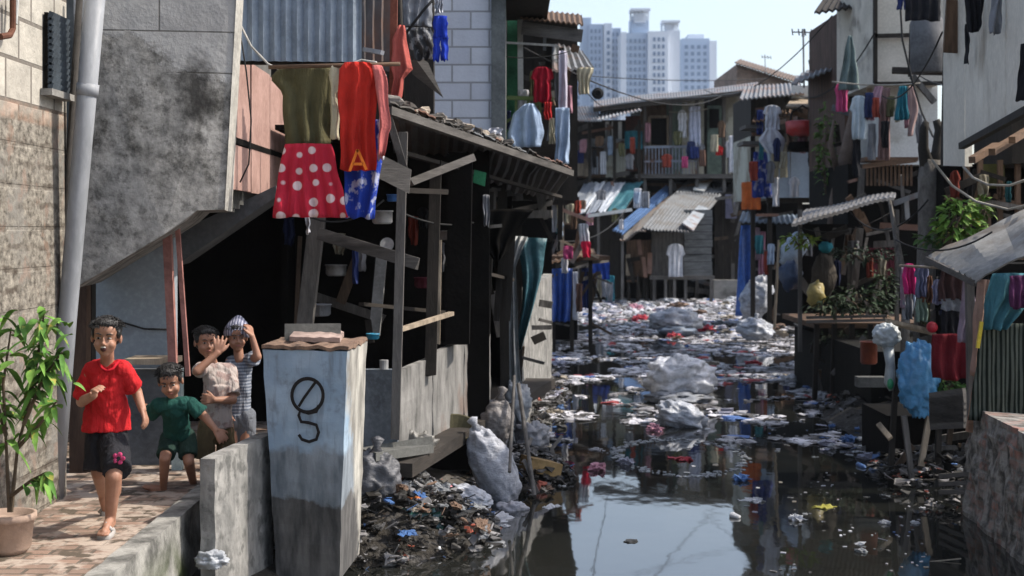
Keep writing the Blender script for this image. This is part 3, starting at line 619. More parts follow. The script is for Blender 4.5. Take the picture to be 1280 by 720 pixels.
hang('hanging_shirt', [(82, 466, 476), (100, 470, 483), (140, 474, 487), (158, 476, 489), (168, 474, 484), (195, 474, 480)], 9.4, fabric((.5, .14, .13)), 'faded salmon shirt sleeve hanging right of the red T-shirt', 'shirt', folds=1, amp=.02, thick=.03)
hang('hanging_shirt', [(140, 474, 486), (200, 472, 480)], 9.5, W_, 'pale blue-white cloth behind the salmon sleeve', 'cloth', folds=1, amp=.02)
hang('hanging_skirt', [(180, 356, 414), (215, 348, 423), (272, 340, 436)], 9.5, pattern_fabric((.5, .025, .05), (.75, .6, .6), 'dots', 9.5), 'red polka-dot skirt hanging beneath the olive shirt', 'skirt', folds=5.5, amp=.03, thick=.008)
hang('hanging_cloth', [(150, 455, 480), (210, 430, 476), (273, 433, 468)], 9.6, pattern_fabric((.02, .05, .33), (.4, .42, .55), 'noise', 9), 'royal blue printed cloth below the red T-shirt', 'cloth', folds=2.5, amp=.03)
hang('hanging_shirt', [(32, 498, 506), (50, 490, 508), (88, 489, 516), (95, 492, 504), (128, 488, 500)], 10.2, fabric((.42, .1, .08)), 'faded red shirt hung on the red post by the shack roof', 'shirt', folds=1.5, amp=.03, thick=.04)
pants('hanging_shorts', 541, 20, 560, 76, 11.0, fabric((.02, .05, .42)), 'royal blue shorts hanging in front of the white block wall', 'shorts', wy=.5)
hang('hanging_cloth', rect(543, -4, 554, 16), 11.0, W_, 'white cloth knotted above the blue shorts', 'cloth')
line('dark wire crossing up in front of the block house', [P(497, 55, 11), P(530, 12, 11), P(550, -10, 11)], .012, WIRE, name='wire', cat='wire')
hang('hanging_cloth', [(35, 505, 540), (60, 508, 545), (75, 515, 540)], 11.3, pattern_fabric((.06, .06, .06), (.3, .3, .3), 'noise', 12), 'grey and black scrap net hanging beside the blue shorts', 'cloth')
tag(MB().prism([P(511, 62, 11.5), P(535, 78, 11.6), P(554, 122, 11.7), P(515, 92, 11.6)], (0, .03, 0)).build('broken_board', GREYWOODH), 'torn brown board scrap dangling by the block wall', 'board')
hang('hanging_cloth', rect(503, -5, 540, 33), 12.5, GY, 'pale grey sheet under the top edge by the block wall', 'sheet')
line('pole rising above the shack roof to the laundry', [P(505, 150, 11), P(500, -10, 11)], .015, DARKWOOD, name='pole', cat='pole')

# block house
bh = thing('block_house', P(565, 170, 16), 'house of unpainted white concrete blocks above the dark shack roof', 'house')
def blk(t, col, h_): return col, h_
m = MB(); m.prism([P(497, 175, 16), P(616, 175, 16), P(616, -40, 16), P(497, -40, 16)], (0, 3, 0)); m.build('wall', bricks('white_blocks', (.66, .66, .69), (.56, .56, .6), (.34, .33, .33), 'xz', 1, .42, .2, .012, None, dirt=.2), bh)
wallbox(MB(), 614, -40, 632, 180, 15.95, 3).build('pillar', concrete((.2, .21, .2), 'pillar_concrete'), bh)
MB().box(P(650, 2, 17), (.7, 2.5, .08)).build('roof', DARKWOOD, bh)
MB().box((-.65, 17.5, 2.2), (1.2, 2.6, 2.0)).build('lower_room', BLACKM, bh)
# balcony house behind it
b2 = thing('balcony_house', P(680, 200, 19), 'narrow timber house with a green post and a laundry balcony beyond the block house', 'house')
wallbox(MB(), 628, 20, 722, 250, 20.5, 4).build('wall', DARKWOOD, b2)
MB().bar(P(640, 175, 18.6), P(641, 5, 18.6), .14).build('green_post', rough_mat('green_paint', (.05, .2, .1)), b2)
MB().bar(P(651, 150, 18.2), P(650, 12, 18.2), .07).build('pale_post', WHITEP, b2)
MB().corr(P(650, 24, 17.8), P(729, 32, 17.8), P(727, 20, 20.5), P(650, 12, 20.5), 12, .015, .02).build('roof', BROWNWOODH, b2)
MB().bar(P(652, 35, 17.9), P(728, 45, 17.9), .16, .03).build('fascia', GREYWOODH, b2)
MB().corr(P(690, 90, 17.8), P(742, 86, 18.2), P(728, 66, 20), P(690, 55, 20), 6, .015, .03).build('awning', ZINCD, b2)
MB().bar(P(628, 53, 17.6), P(697, 57, 17.6), .025).build('rod', rough_mat('pale_rod', (.5, .5, .48)), b2)
m = MB(); GRP = rough_mat('green_rail', (.14, .2, .08))
for x in (632, 645, 660, 675, 688): m.bar(P(x, 122, 17.7), P(x, 172, 17.7), .03)
m.bar(P(628, 122, 17.7), P(692, 124, 17.7), .05).bar(P(628, 155, 17.7), P(680, 125, 17.6), .035); m.build('balcony_rail', GRP, b2)
wallbox(MB(), 628, 176, 700, 186, 17.6, 2.8).build('balcony_floor', DKH, b2)
MB().bar(P(700, 300, 18.4), P(702, 60, 18.4), .06).build('post', DARKWOOD, b2)
hang('hanging_shirt', tee(663, 84, 693, 128), 17.4, fabric((.3, .01, .025)), 'dark red T-shirt on the rod of the left balcony', 'shirt')
hang('hanging_shirt', [(130, 655, 668), (142, 641, 676), (170, 634, 680), (184, 636, 676)], 17.2, LB_, 'light blue shirt draped over the balcony rail', 'shirt', folds=3, amp=.04)
hang('hanging_sheet', rect(698, 64, 709, 150), 17.5, fabric((.5, .47, .55)), 'long narrow lilac sheet at the end of the left balcony', 'sheet', folds=1.5)
hang('hanging_cloth', rect(694, 135, 712, 205), 17.3, LB_, 'pale blue towel below the lilac sheet at the left balcony', 'towel', folds=2)
hang('hanging_cloth', rect(680, 128, 690, 150), 17.3, RD, 'bright red cloth below the dark red T-shirt', 'cloth')
hang('hanging_cloth', rect(686, 148, 694, 180), 17.3, CR, 'cream cloth at the right end of the balcony rail', 'cloth')
hang('hanging_shirt', [(85, 722, 742), (100, 722, 738), (118, 724, 736)], 18.0, CR, 'cream shirt hanging from the tin awning end, against the towers', 'shirt')
tag(MB().lathe(P(747, 117, 24), [(.05, 0), (.09, .0), (.10, .03), (.05, .05), (.04, .02)], 20, (0, -1, 0)).build('tyre', WIRE), 'small round tyre lying on the far left roof ridge', 'tyre')

# ================================================================ DARK SHACK
sh = thing('timber_shack', (-.6, 12, .5), 'dark open timber shack on the left bank with a grey parapet', 'shack')
E0, E1 = P(484, 131, 9.9), P(714, 212, 14.2); I1, I0 = P(692, 254, 16.0), P(492, 190, 12.4)
roofm = metal((.07, .065, .06), (.06, .04, .03), 'old_roof')
n = 4
for i in range(n):
    u0 = i/n; u1 = (i+1)/n+.02; lift = Vector((0, 0, .015*(i % 2)))
    MB().corr(E0.lerp(E1, u0)+lift, E0.lerp(E1, min(1, u1))+lift, I0.lerp(I1, min(1, u1))+lift, I0.lerp(I1, u0)+lift, 5, .014, .006, .05).build('roof_sheet', roofm, sh)
MB().bar(E0+Vector((0, .05, -.035)), E1+Vector((0, .05, -.035)), .06).build('eave_beam', GREYWOODH, sh)
for i in range(16):
    u = i/16+rnd(-.01, .01); u1 = u+rnd(.04, .1); a_ = E0.lerp(E1, max(0, u)); b_ = E0.lerp(E1, min(1, u1)); q_ = I0.lerp(I1, min(1, u1)); w_ = I0.lerp(I1, max(0, u)); z_ = Vector((rnd(-.03, .03), rnd(-.03, .0), .015+.012*(i % 3)))
    MB().patch(a_+z_, b_+z_+Vector((0, 0, rnd(-.02, .01))), b_.lerp(q_, rnd(.15, .3))+z_, a_.lerp(w_, rnd(.15, .3))+z_, 5, 4, lambda u, v: .02*noise.noise(Vector((u*4+i, v*4, 0))), .012).build('roof_scrap', random.choice((roofm, RUST, ZINCD, GREYWOODH)), sh)
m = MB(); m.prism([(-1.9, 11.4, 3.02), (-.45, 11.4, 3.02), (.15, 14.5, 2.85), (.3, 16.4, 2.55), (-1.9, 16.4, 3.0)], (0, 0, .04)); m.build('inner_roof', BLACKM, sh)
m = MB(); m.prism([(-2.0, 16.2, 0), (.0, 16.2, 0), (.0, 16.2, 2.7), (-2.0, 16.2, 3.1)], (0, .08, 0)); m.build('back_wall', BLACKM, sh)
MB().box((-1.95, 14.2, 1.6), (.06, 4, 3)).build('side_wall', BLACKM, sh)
a, b = Vector((-.86, 10.5, .55)), Vector((-.2, 13.4, .55))
t = NT('parapet_boards'); c = t.mix(t.ramp(t.noise(3.5, 8, t.coord((1.5, 1.5, .5))), .36, .64), (.09, .088, .082), (.27, .26, .245)); c = t.mix(t.math('MULTIPLY', t.ramp(t.noise(2.2, 5), .56, .68), .6), c, (.2, .13, .1)); PARA = t.finish(c, .9, t.noise(9, 7), .6, .015)
for i in range(3):
    p0 = a.lerp(b, i/3+.004); p1 = a.lerp(b, (i+1)/3-.004); zt = (1.19, 1.25, 1.24)[i]
    MB().patch((p0.x, p0.y, .5), (p1.x, p1.y, .5), (p1.x, p1.y, zt), (p0.x, p0.y, zt-.03), 10, 8, lambda u, v: .012*noise.noise(Vector((u*3+i*7, v*4, 0))), -.05).build('parapet_panel', PARA, sh)
m = MB(); m.prism([P(452, 462, 10.6), P(497, 462, 10.5), P(497, 568, 10.5), P(448, 572, 10.6)], (0, .08, 0)); m.build('end_panel', rough_mat('blue_grey_concrete', (.2, .23, .26), bs=.4), sh)
MB().box((-.75, 13.2, .5), (1.3, 6, .1), rz=-.2).build('floor', DKH, sh)
MB().prism([P(448, 560, 10.2), P(540, 545, 10.6), P(542, 556, 10.6), P(470, 566, 9.9)], (0, 0, -.06)).build('ledge', CONCD, sh)
posts = [((494, 548, 10.35), (504, 165, 10.35), .065, GREYWOOD), ((380, 418, 11.2), (398, 262, 11.2), .12, GREYWOOD), ((538, 470, 11.3), (545, 200, 11.5), .09, DARKWOOD), ((572, 430, 12.0), (576, 190, 12.0), .2, BLACKM), ((547, 430, 11.4), (549, 300, 11.4), .04, PALEWOOD),
         ((607, 420, 13.2), (612, 240, 13.2), .08, DARKWOOD), ((468, 420, 12.2), (477, 322, 12.2), .09, rough_mat('white_timber', (.35, .35, .34))), ((464, 428, 11.8), (460, 400, 11.8), .05, DARKWOOD), ((632, 520, 13.9), (628, 240, 13.9), .09, DARKWOOD)]
for a, b, w_, mt in posts: MB().bar(P(*a), P(*b), w_, rag=.01).build('post', mt, sh)
beams = [((398, 292, 10.9), (523, 330, 10.8), .09, GREYWOODH), ((513, 228, 10.9), (592, 197, 11.3), .06, GREYWOODH), ((500, 190, 10.7), (700, 246, 15), .05, DKH), ((510, 238, 10.8), (560, 240, 11.0), .04, DKH), ((505, 210, 10.2), (484, 140, 10.0), .05, GREYWOOD),
         ((452, 380, 11.5), (600, 395, 13), .05, DKH), ((500, 412, 10.7), (564, 392, 11.3), .05, PALEWOOD), ((560, 330, 12.5), (640, 350, 13.8), .05, DKH)]
for a, b, w_, mt in beams: MB().bar(P(*a), P(*b), w_, w_*.6, rag=.01).build('beam', mt, sh)
MB().prism([P(474, 192, 10.0), P(514, 212, 10.1), P(511, 242, 10.1), P(472, 222, 10.0)], (0, .03, 0)).build('notice_board', GREYWOODH, sh)
tag(MB().prism([P(593, 212, 12.2), P(608, 216, 12.2), P(606, 233, 12.2), P(591, 228, 12.2)], (0, .01, 0)).build('green_tag', plastic((.02, .25, .1), .6)), 'small green plastic scrap under the shack roof', 'scrap')
for i, (x0, x1) in enumerate(((620, 632), (634, 642))): MB().bar(P(x0, 400, 13.6), P(x1, 270, 13.6), .06, rag=.02).build('post', DARKWOOD, sh)
# clutter inside
def pot(label, px, py, d, r, mt, name='cooking_pot', cat='pot', hh=1.2):
    m = MB().lathe(P(px, py, d), [(r*.8, 0), (r, r*.2), (r, r*hh), (r*1.08, r*hh), (r*1.08, r*hh+.01), (r*.9, r*hh+.01), (r*.85, r*.3)], 18)
    return tag(m.build(name, mt, smooth=True), label, cat)
ALU = NT('dull_aluminium'); ALU = ALU.finish(ALU.mix(ALU.ramp(ALU.noise(8), .3, .7), (.12, .12, .12), (.4, .4, .4)), .5)
pot('round aluminium pot hanging inside the dark shack', 478, 280, 11.2, .08, ALU)
pot('small blue cup at the dark shack window', 490, 252, 11.3, .04, plastic((.03, .12, .35)), 'cup', 'cup')
pot('teal plastic bowl on the shack floor near the block', 466, 424, 11.0, .05, plastic((.03, .25, .4)), 'bowl', 'bowl', .7)
tag(MB().lathe(P(484, 306, 11.25), [(.02, 0), (.05, .01), (.055, .02), (.02, .015)], 18, (0, -1, .2)).build('pan_lid', ALU), 'aluminium pan lid below the hanging pot', 'lid')
tag(MB().tube([P(480, 461.5, 10.55), P(480, 450, 10.55)], [.033, .033], 14).build('tin_can', ALU), 'tin can standing on the blue-grey end of the parapet', 'can')
hang('hanging_cloth', rect(382, 268, 388, 292), 10.2, W_, 'tiny white rag under the polka-dot skirt', 'rag', folds=1)
hang('hanging_cloth', rect(440, 300, 448, 355), 11.6, NV, 'dark rag hanging from the shack beam', 'rag', folds=1)
hang('hanging_cloth', [(262, 608, 668), (300, 600, 640), (325, 615, 626)], 13.0, BLACKM, 'black cloth hanging from the far end of the shack roof', 'cloth')
for i, (x, y, d, rr, lb, mt) in enumerate(((420, 345, 12.4, .09, 'dim aluminium basin hanging deep in the shack', ALU), (560, 300, 12.2, .07, 'small dim pot on the inner shack shelf', ALU), (590, 345, 13.2, .1, 'dull grey basin in the far half of the shack', GY), (530, 360, 12.0, .08, 'dark red bucket inside the shack behind the parapet', MR), (400, 395, 11.8, .09, 'grey bucket on the shack floor behind the block', GY))):
    pot(lb, x, y, d, rr, mt, 'basin' if 'basin' in lb else 'pot' if 'pot' in lb else 'bucket', 'basin' if 'basin' in lb else 'pot' if 'pot' in lb else 'bucket', 1.0)
# rubble on roof
m_list = []
GR = 'rubble pieces lying along the shack roof edge'

RUBM = [rough_mat('rubble', (.3, .27, .24)), rough_mat('rubble_dark', (.1, .09, .08)), rough_mat('rubble_tan', (.45, .38, .3))]
for i in range(26):
    u = rnd(.02, .62); p = E0.lerp(E1, u)+Vector((rnd(-.02, .0), rnd(.02, .3), .05))
    p = p+Vector((0, 0, .0)); o = MB().ball(p, (rnd(.03, .08), rnd(.03, .07), rnd(.015, .04)), 7, 5, crumple=.6, seed=i).build('rubble_piece', random.choice(RUBM))
    tag(o, 'lump of rubble or rag on the dark shack roof edge', 'rubble', GR)
tag(MB().cloth([(160, 612, 628), (170, 606, 627)], 12.2, 2, .03).build('crumpled_paper', W_), 'crumpled white paper on the shack roof edge below the block pillar', 'paper')

# shack end: teal tarp, plastic, concrete wall
hang('hanging_tarpaulin', [(298, 645, 684), (330, 652, 680), (380, 652, 668), (436, 645, 652)], 14.6, plastic((.05, .15, .18), .5, 'teal_tarp'), 'teal tarpaulin twisted at the end of the dark shack', 'tarpaulin', folds=1.5, amp=.07)
hang('hanging_tarpaulin', [(296, 638, 660), (330, 634, 645), (470, 632, 650), (600, 640, 668)], 14.3, plastic((.3, .31, .31), .4, 'cloudy_plastic'), 'cloudy plastic sheet hanging down to the sacks', 'plastic sheet', folds=2.5, amp=.05)
ew = thing('bank_wall', P(665, 520, 15.5), 'grey board and concrete wall on the left bank behind the hanging plastic sheet', 'wall')
a, b = P(648, 520, 15.2), P(690, 470, 20.5)
MB().patch((a.x, a.y, 0), (b.x, b.y, 0), (b.x, b.y, 1.6), (a.x, a.y, 1.5), 8, 8, lambda u, v: .03*noise.noise(Vector((u*4, v*4, 0))), -.12).build('wall', STREAK, ew)
MB().bar((a.x, a.y, 0), (a.x, a.y, 2.3), .08).build('post', DARKWOOD, ew)
wallbox(MB(), 640, 250, 690, 420, 21, 1).build('backing', BLACKM, ew)

# ================================================================ LEFT BANK MIDDLE (20-30 m)
mh = thing('bank_hut', P(715, 440, 26), 'low hut of poles and cloth on the middle left bank with blue tarpaulin hangings', 'hut')
wallbox(MB(), 686, 235, 722, 425, 27.5, 3).build('wall', BLACKM, mh)
MB().box(P(705, 322, 26)+Vector((.1, .5, 0)), (1.2, 2.2, .08), rz=.1).build('table_top', BROWNWOODH, mh)
for x in (692, 715, 738): MB().bar(P(x, 440, 25.6), P(x, 322, 25.6), .07).build('post', DARKWOOD, mh)
MB().bar(P(702, 262, 24), P(741, 277, 24), .06).build('beam', rough_mat('pinkish_timber', (.5, .3, .24)), mh)
MB().bar(P(699, 332, 25.5), P(760, 326, 26.5), .06).build('beam', GREYWOODH, mh)
MB().bar(P(703, 318, 25.4), P(702, 250, 25.4), .07).build('post', PALEWOOD, mh)
MB().corr(P(684, 330, 24.6), P(745, 318, 25.6), P(742, 312, 28), P(690, 318, 28), 8, .015, .03).build('roof_sheet', BROWNWOODH, mh)
for a, b, mt in (((690, 345, 25), (735, 330, 25.4), GREYWOODH), ((696, 318, 24.8), (728, 300, 25), BROWNWOODH), ((700, 300, 25), (748, 322, 25.3), PALEWOOD)): MB().bar(P(*a), P(*b), .045).build('loose_stick', mt, mh)
BT = plastic((.02, .09, .4), .45, 'blue_tarp_bright')
hang('hanging_tarpaulin', [(336, 690, 716), (402, 690, 712)], 25, BT, 'bright blue tarpaulin hanging under the left bank hut', 'tarpaulin', folds=3, amp=.08)
hang('hanging_cloth', rect(716, 340, 723, 400), 25.1, W_, 'white strip hanging right of the blue tarpaulin on the left bank', 'cloth', folds=1)
hang('hanging_cloth', rect(738, 328, 762, 350), 31, BL, 'blue cloth on the far left bank rail', 'cloth')
hang('hanging_cloth', rect(727, 336, 738, 385), 27, NV, 'navy cloth hanging at the far corner of the left bank hut', 'cloth')
rw = hang('hanging_shirt', [(280, 723, 735), (305, 725, 738)], 24, W_, 'white cloth with a red lower half on a pole at the left bank', 'cloth')
MB().cloth([(302, 726, 738), (322, 729, 739)], 23.9, 1, .02).build('red_half', fabric((.6, .02, .06)), rw)
for i, (x0, y0, x1, y1, mt, lb) in enumerate(((688, 255, 696, 290, W_, 'white rag high on the left bank hut'), (676, 250, 686, 300, LB_, 'pale blue rag beside the shack roof tip'), (704, 308, 716, 324, PK, 'pink rag on top of the left bank hut'),
      (694, 250, 703, 285, CR, 'beige rag under the shack roof tip'), (745, 340, 758, 372, GY, 'grey cloth at the far left waterside'), (720, 355, 728, 390, BR, 'brown cloth low on the left bank hut'), (758, 345, 768, 376, TL, 'teal cloth at the far left waterside'))):
    hang('hanging_cloth', rect(x0, y0, x1, y1), 24.3 if x0 < 730 else 38, mt, lb, 'cloth', folds=1.5, amp=.04)

# ================================================================ RIGHT SIDE
# mid house with blue tarp
h = thing('blue_grey_hut', P(985, 420, 30), 'pale blue-grey box hut on stilts on the right bank beyond the terrace', 'hut')
wallbox(MB(), 962, 190, 1040, 247, 30, 2.6).build('wall', BLUEGREY, h)
for x in (988, 1013): MB().bar(P(x, 246, 29.96), P(x, 190, 29.96), .02).build('joint_strip', ZINCD, h)
MB().bar(P(958, 250, 30.2), P(1040, 250, 30.2), .12).build('floor_beam', DARKWOOD, h)
wallbox(MB(), 938, 170, 962, 250, 31, 2.4).build('side_room', CREAM, h)
wallbox(MB(), 938, 118, 1042, 192, 31.8, 2.5).build('upper_room', DARKWOOD, h)
MB().corr(P(924, 126, 29), P(1005, 118, 29.4), P(1000, 104, 33), P(930, 110, 33), 14, .02, .03).build('roof', ZINCD, h)
MB().corr(P(940, 154, 29), P(990, 146, 29.2), P(990, 138, 31), P(945, 144, 31), 10, .02, .03).build('awning', BROWNWOODH, h)
wallbox(MB(), 990, 107, 1027, 123, 29.6, .1).build('white_panel', WHITEP, h)
MB().patch(P(982, 135, 28.8), P(1045, 137, 28.8), P(1040, 122, 30), P(992, 122, 30), 6, 4, thick=.04).build('canopy', PALEWOOD, h)
for x in (941, 962, 1000, 1036): MB().bar(P(x, 420, 30.3), P(x, 120, 30.3), .09).build('post', DARKWOOD, h)
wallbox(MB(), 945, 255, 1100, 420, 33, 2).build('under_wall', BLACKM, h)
for y, x0, x1 in ((160, 928, 950), (180, 925, 950)): MB().box(P((x0+x1)/2, y, 29.5), ((x1-x0)*29.5/F, .8, .07)).build('shelf', GREYWOODH, h)
MB().corr(P(924, 278, 31), P(1006, 280, 31), P(1000, 268, 33.5), P(928, 266, 33.5), 12, .02, .03).build('lower_roof', plastic((.2, .26, .34), .5, 'blue_grey_sheet'), h)
hang('hanging_tarpaulin', [(282, 926, 942), (300, 924, 941), (395, 920, 938)], 32, plastic((.05, .15, .5), .5, 'cobalt_tarp'), 'long narrow cobalt blue tarpaulin hanging to the water', 'tarpaulin', folds=1.5, amp=.08)
hang('hanging_cloth', rect(927, 228, 951, 262), 30.2, OR, 'orange cloth hanging below the navy one', 'cloth')
hang('hanging_shirt', [(190, 942, 958), (215, 940, 962), (247, 940, 966)], 29.2, pattern_fabric((.03, .05, .22), (.3, .3, .4), 'noise', 6), 'navy patterned cloth hanging at the corner of the blue-grey hut', 'cloth')
pants('hanging_trousers', 964, 178, 984, 222, 29, CR, 'cream trousers hanging at the blue-grey hut corner')
hang('hanging_shirt', tee(953, 132, 978, 162), 29, W_, 'pale grey shirt under the hut awning', 'shirt')
hang('hanging_cloth', [(160, 958, 970), (175, 948, 982), (192, 960, 978)], 28.8, W_, 'crumpled white cloth above the cream trousers', 'cloth')
hang('hanging_shirt', rect(946, 138, 954, 168), 29.1, NV, 'dark blue cloth left of the pale grey shirt', 'cloth')
hang('hanging_cloth', rect(966, 222, 974, 258), 29.1, W_, 'thin white cloth beside the navy patterned one', 'cloth', folds=1)
hang('hanging_cloth', rect(1020, 142, 1034, 158), 28.5, W_, 'small white cloth by the green vine', 'cloth')
hang('hanging_shirt', rect(940, 285, 950, 325), 31.5, MV, 'mauve cloth right of the cobalt tarpaulin', 'cloth')
hang('hanging_cloth', rect(948, 290, 957, 345), 31.6, fabric((.4, .2, .27)), 'dusty pink cloth right of the mauve one', 'cloth')
bag = thing('red_basket', P(1003, 184, 28.5), 'round red basket hanging under the right hut canopy', 'basket')
MB().lathe(P(1003, 170, 28.5), [(.2, 0), (.32, .05), (.34, .28), (.3, .3), (.28, .1)], 18).build('basket', plastic((.45, .03, .03)), bag, True)
MB().tube([P(985, 168, 28.5), P(990, 140, 28.5), P(1003, 132, 28.5), P(1016, 140, 28.5), P(1021, 168, 28.5)], .02).build('handle', WIRE, bag)
tag(MB().lathe(P(1003, 190, 28.7), [(.2, 0), (.3, .05), (.28, .2)], 16).build('black_basin', BLACKM), 'black basin hanging beneath the red basket', 'basin')
# antennas
def antenna(label, x, y0, y1, d, arms):
    r = thing('tv_antenna', P(x, y0, d), label, 'antenna'); MB().tube([P(x, y0, d), P(x-1, y1, d)], .02).build('mast', ALU, r)
    m = MB()
    for (xa, ya, xb, yb) in arms: m.tube([P(xa, ya, d), P(xb, yb, d)], .013)
    m.build('aerial', WIRE, r)
    return r
def rod_set(x0, y0, x1, y1, n, ln): 
    out = [(x0, y0, x1, y1)]
    for i in range(n):
        t_ = i/(n-1); x = x0+(x1-x0)*t_; y = y0+(y1-y0)*t_; out.append((x, y-ln, x+1, y+ln))
    return out
antenna('television aerial with a long horizontal boom against the sky', 1005, 110, 38, 29, rod_set(990, 40, 1030, 41, 6, 4)+[(1003, 36, 1003, 46), (1005, 36, 1005, 46)])
antenna('tilted television aerial nearest the right eave', 1052, 80, 58, 27, rod_set(1028, 40, 1046, 62, 5, 4))
antenna('small television aerial low over the dark sloping roof', 1016, 98, 66, 28, rod_set(1011, 78, 1036, 68, 4, 3))
antenna('tiny aerial on the ridge of the brown gabled house', 957, 92, 68, 62, rod_set(952, 71, 963, 72, 4, 2))
# upper right timber house
h = thing('timber_house', P(1090, 420, 24), 'tall brown timber and white board house on the right with a dark eave', 'house')
wallbox(MB(), 1056, 10, 1096, 290, 25, 3).build('brown_wall', wood((.1, .06, .045), 'red_brown_boards'), h)
MB().corr(P(1018, 18, 23.5), P(1100, 6, 23.5), P(1100, -14, 26.5), P(1040, -14, 26.5), 10, .02, .04).build('roof', DARKWOOD, h)
MB().corr(P(990, 108, 26), P(1060, 80, 26), P(1060, 62, 29), P(995, 98, 29), 10, .02, .03).build('lower_roof', ZINCD, h)
wallbox(MB(), 1030, 80, 1060, 190, 27.6, 1.5).build('lower_room', CONCD, h)
MB().bar(P(1086, 120, 22.8), P(1087, 10, 22.8), .07).build('post', PALEWOOD, h)
wallbox(MB(), 1094, -30, 1180, 104, 22, 2.6).build('white_wall', rough_mat('dirty_white_boards', (.56, .52, .45), (.42, .39, .33), 2, bs=.2, stain=(.16, .14, .12), s0=.54, s1=.7), h)
for a, b in (((1093, 45, 21.9), (1178, 43, 21.9)), ((1093, 105, 21.9), (1180, 104, 21.9)), ((1094, 104, 21.9), (1094, -30, 21.9))): MB().bar(P(*a), P(*b), .06).build('batten', DARKWOOD, h)
wallbox(MB(), 1108, 106, 1172, 206, 22.6, 2).build('white_panel', WHITEP, h)
MB().box(P(1108, 200, 21.6), (.8, .6, .06)).build('balcony_floor', BROWNWOODH, h)
m = MB()
for i in range(12): m.bar(P(1084+i*5, 206, 21.3), P(1084+i*5, 232, 21.4), .03)
m.build('slats', BROWNWOOD, h)
MB().bar(P(1078, 208, 21.2), P(1145, 200, 21.2), .07).build('rail', BROWNWOODH, h)
wallbox(MB(), 1060, 205, 1180, 290, 23, 3).build('lower_room', BLACKM, h)
MB().bar(P(1140, 95, 20.5), P(1168, 128, 20.5), .08).build('brace', GREYWOOD, h)
MB().bar(P(1115, 88, 20.8), P(1178, 90, 20.6), .08, .2).build('bracket_beam', DKH, h)
MB().lathe(P(1159, 92, 20.6), [(.22, 0), (.24, .02), (.24, .75), (.2, .8), (.1, .84)], 20).build('water_tank', rough_mat('grey_tank', (.14, .14, .145), bs=.1), h, True)
MB().bar(P(1137, 96, 20.8), P(1139, 30, 20.8), .04).build('bracket_post', DARKWOOD, h)
line('grey cable draped down beside the water tank', [P(1125, 0, 20), P(1128, 50, 20), P(1140, 100, 20), P(1152, 140, 20), P(1166, 170, 19), P(1180, 185, 18)], .015, WIRE, name='cable', cat='cable')
# laundry on it
hang('hanging_towel', [(45, 1060, 1064), (60, 1056, 1068), (112, 1050, 1076)], 21, SG, 'grey-green towel hung by its corner below the eave', 'towel', folds=2, amp=.06)
hang('hanging_shirt', tee(1043, 104, 1062, 140, .3, .8), 21.2, PK, 'bright pink shirt left of the white T-shirt', 'shirt')
hang('hanging_shirt', tee(1061, 120, 1088, 174), 20.6, fabric((.45, .52, .56)), 'pale blue-white T-shirt hanging below the grey-green towel', 'shirt')
hang('hanging_shirt', [(108, 1094, 1104), (125, 1086, 1102), (150, 1082, 1094)], 20.6, fabric((.45, .28, .34)), 'pale pink cloth left of the brown dress', 'cloth')
hang('hanging_dress', rect(1098, 110, 1113, 200), 20.8, fabric((.25, .16, .15)), 'long dusty brown dress on the right balcony line', 'dress')
hang('hanging_dress', rect(1085, 155, 1095, 200), 20.8, GY, 'grey cloth below the pale pink one', 'cloth', folds=1)
hang('hanging_cloth', [(108, 1124, 1134), (150, 1118, 1137)], 20.2, TL, 'dark teal cloth hanging below the bracket beam', 'cloth')
hang('hanging_cloth', [(108, 1136, 1142), (140, 1138, 1148), (170, 1134, 1142)], 20.1, fabric((.35, .24, .22)), 'faded pink towel right of the dark teal cloth', 'towel', folds=1)
hang('hanging_trousers', rect(1066, 175, 1076, 222), 20.7, BK, 'black trousers below the pale T-shirt', 'trousers', folds=1)
pants('hanging_trousers', 1122, -15, 1137, 12, 19, NV, 'navy trousers at the top edge right of the white boards')
hang('hanging_cloth', rect(1132, -15, 1176, 26), 18.8, BK, 'wide black cloth at the top edge over the water tank', 'cloth', folds=4)
line('clothesline of the right balcony', [P(1040, 102, 20.9), P(1150, 104, 20.3)], .012, sag=.04)
# leaning trunk
tr = thing('leaning_trunk', P(1045, 262, 24.4), 'leaning bare brown trunk beside the balcony laundry', 'trunk')
MB().tube([P(1040, 330, 24.2), P(1046, 250, 24.2), P(1058, 190, 24), P(1072, 120, 24)], [.14, .13, .11, .07], 10).build('trunk', rough_mat('brown_bark', (.2, .15, .12), bs=.9), tr, True)
MB().tube([P(1049, 225, 24.1), P(1038, 180, 23.8), P(1042, 150, 23.8)], [.06, .04, .02], 8).build('limb', rough_mat('brown_bark', (.2, .15, .12)), tr, True)

# forked pruned tree
BARK = rough_mat('grey_bark', (.2, .185, .165), (.07, .062, .055), 6, (1.5, 1.5, .7), bs=1, dist=.04)
tr = thing('pruned_tree', P(1160, 430, 16), 'pruned forked grey tree trunk in front of the white house', 'tree')
MB().tube([P(1156, 470, 16), P(1158, 380, 16), P(1161, 290, 16), P(1162, 225, 16), P(1164, 200, 16)], [.15, .13, .12, .13, .12], 14).build('trunk', BARK, tr, True)
MB().tube([P(1160, 212, 16), P(1154, 185, 15.95), P(1155, 160, 15.9), P(1158, 152, 15.9)], [.09, .06, .05, .035], 10).build('limb', rough_mat('dark_bark', (.05, .045, .04)), tr, True)
MB().tube([P(1164, 212, 16), P(1172, 190, 16.05), P(1175, 162, 16.1), P(1170, 150, 16.1)], [.09, .07, .06, .04], 10).build('limb', rough_mat('dark_bark', (.05, .045, .04)), tr, True)
MB().tube([P(1130, 480, 15.5), P(1133, 360, 15.6), P(1126, 330, 15.6), P(1112, 250, 15.7)], [.05, .05, .04, .02], 8).build('limb', BARK, tr, True)
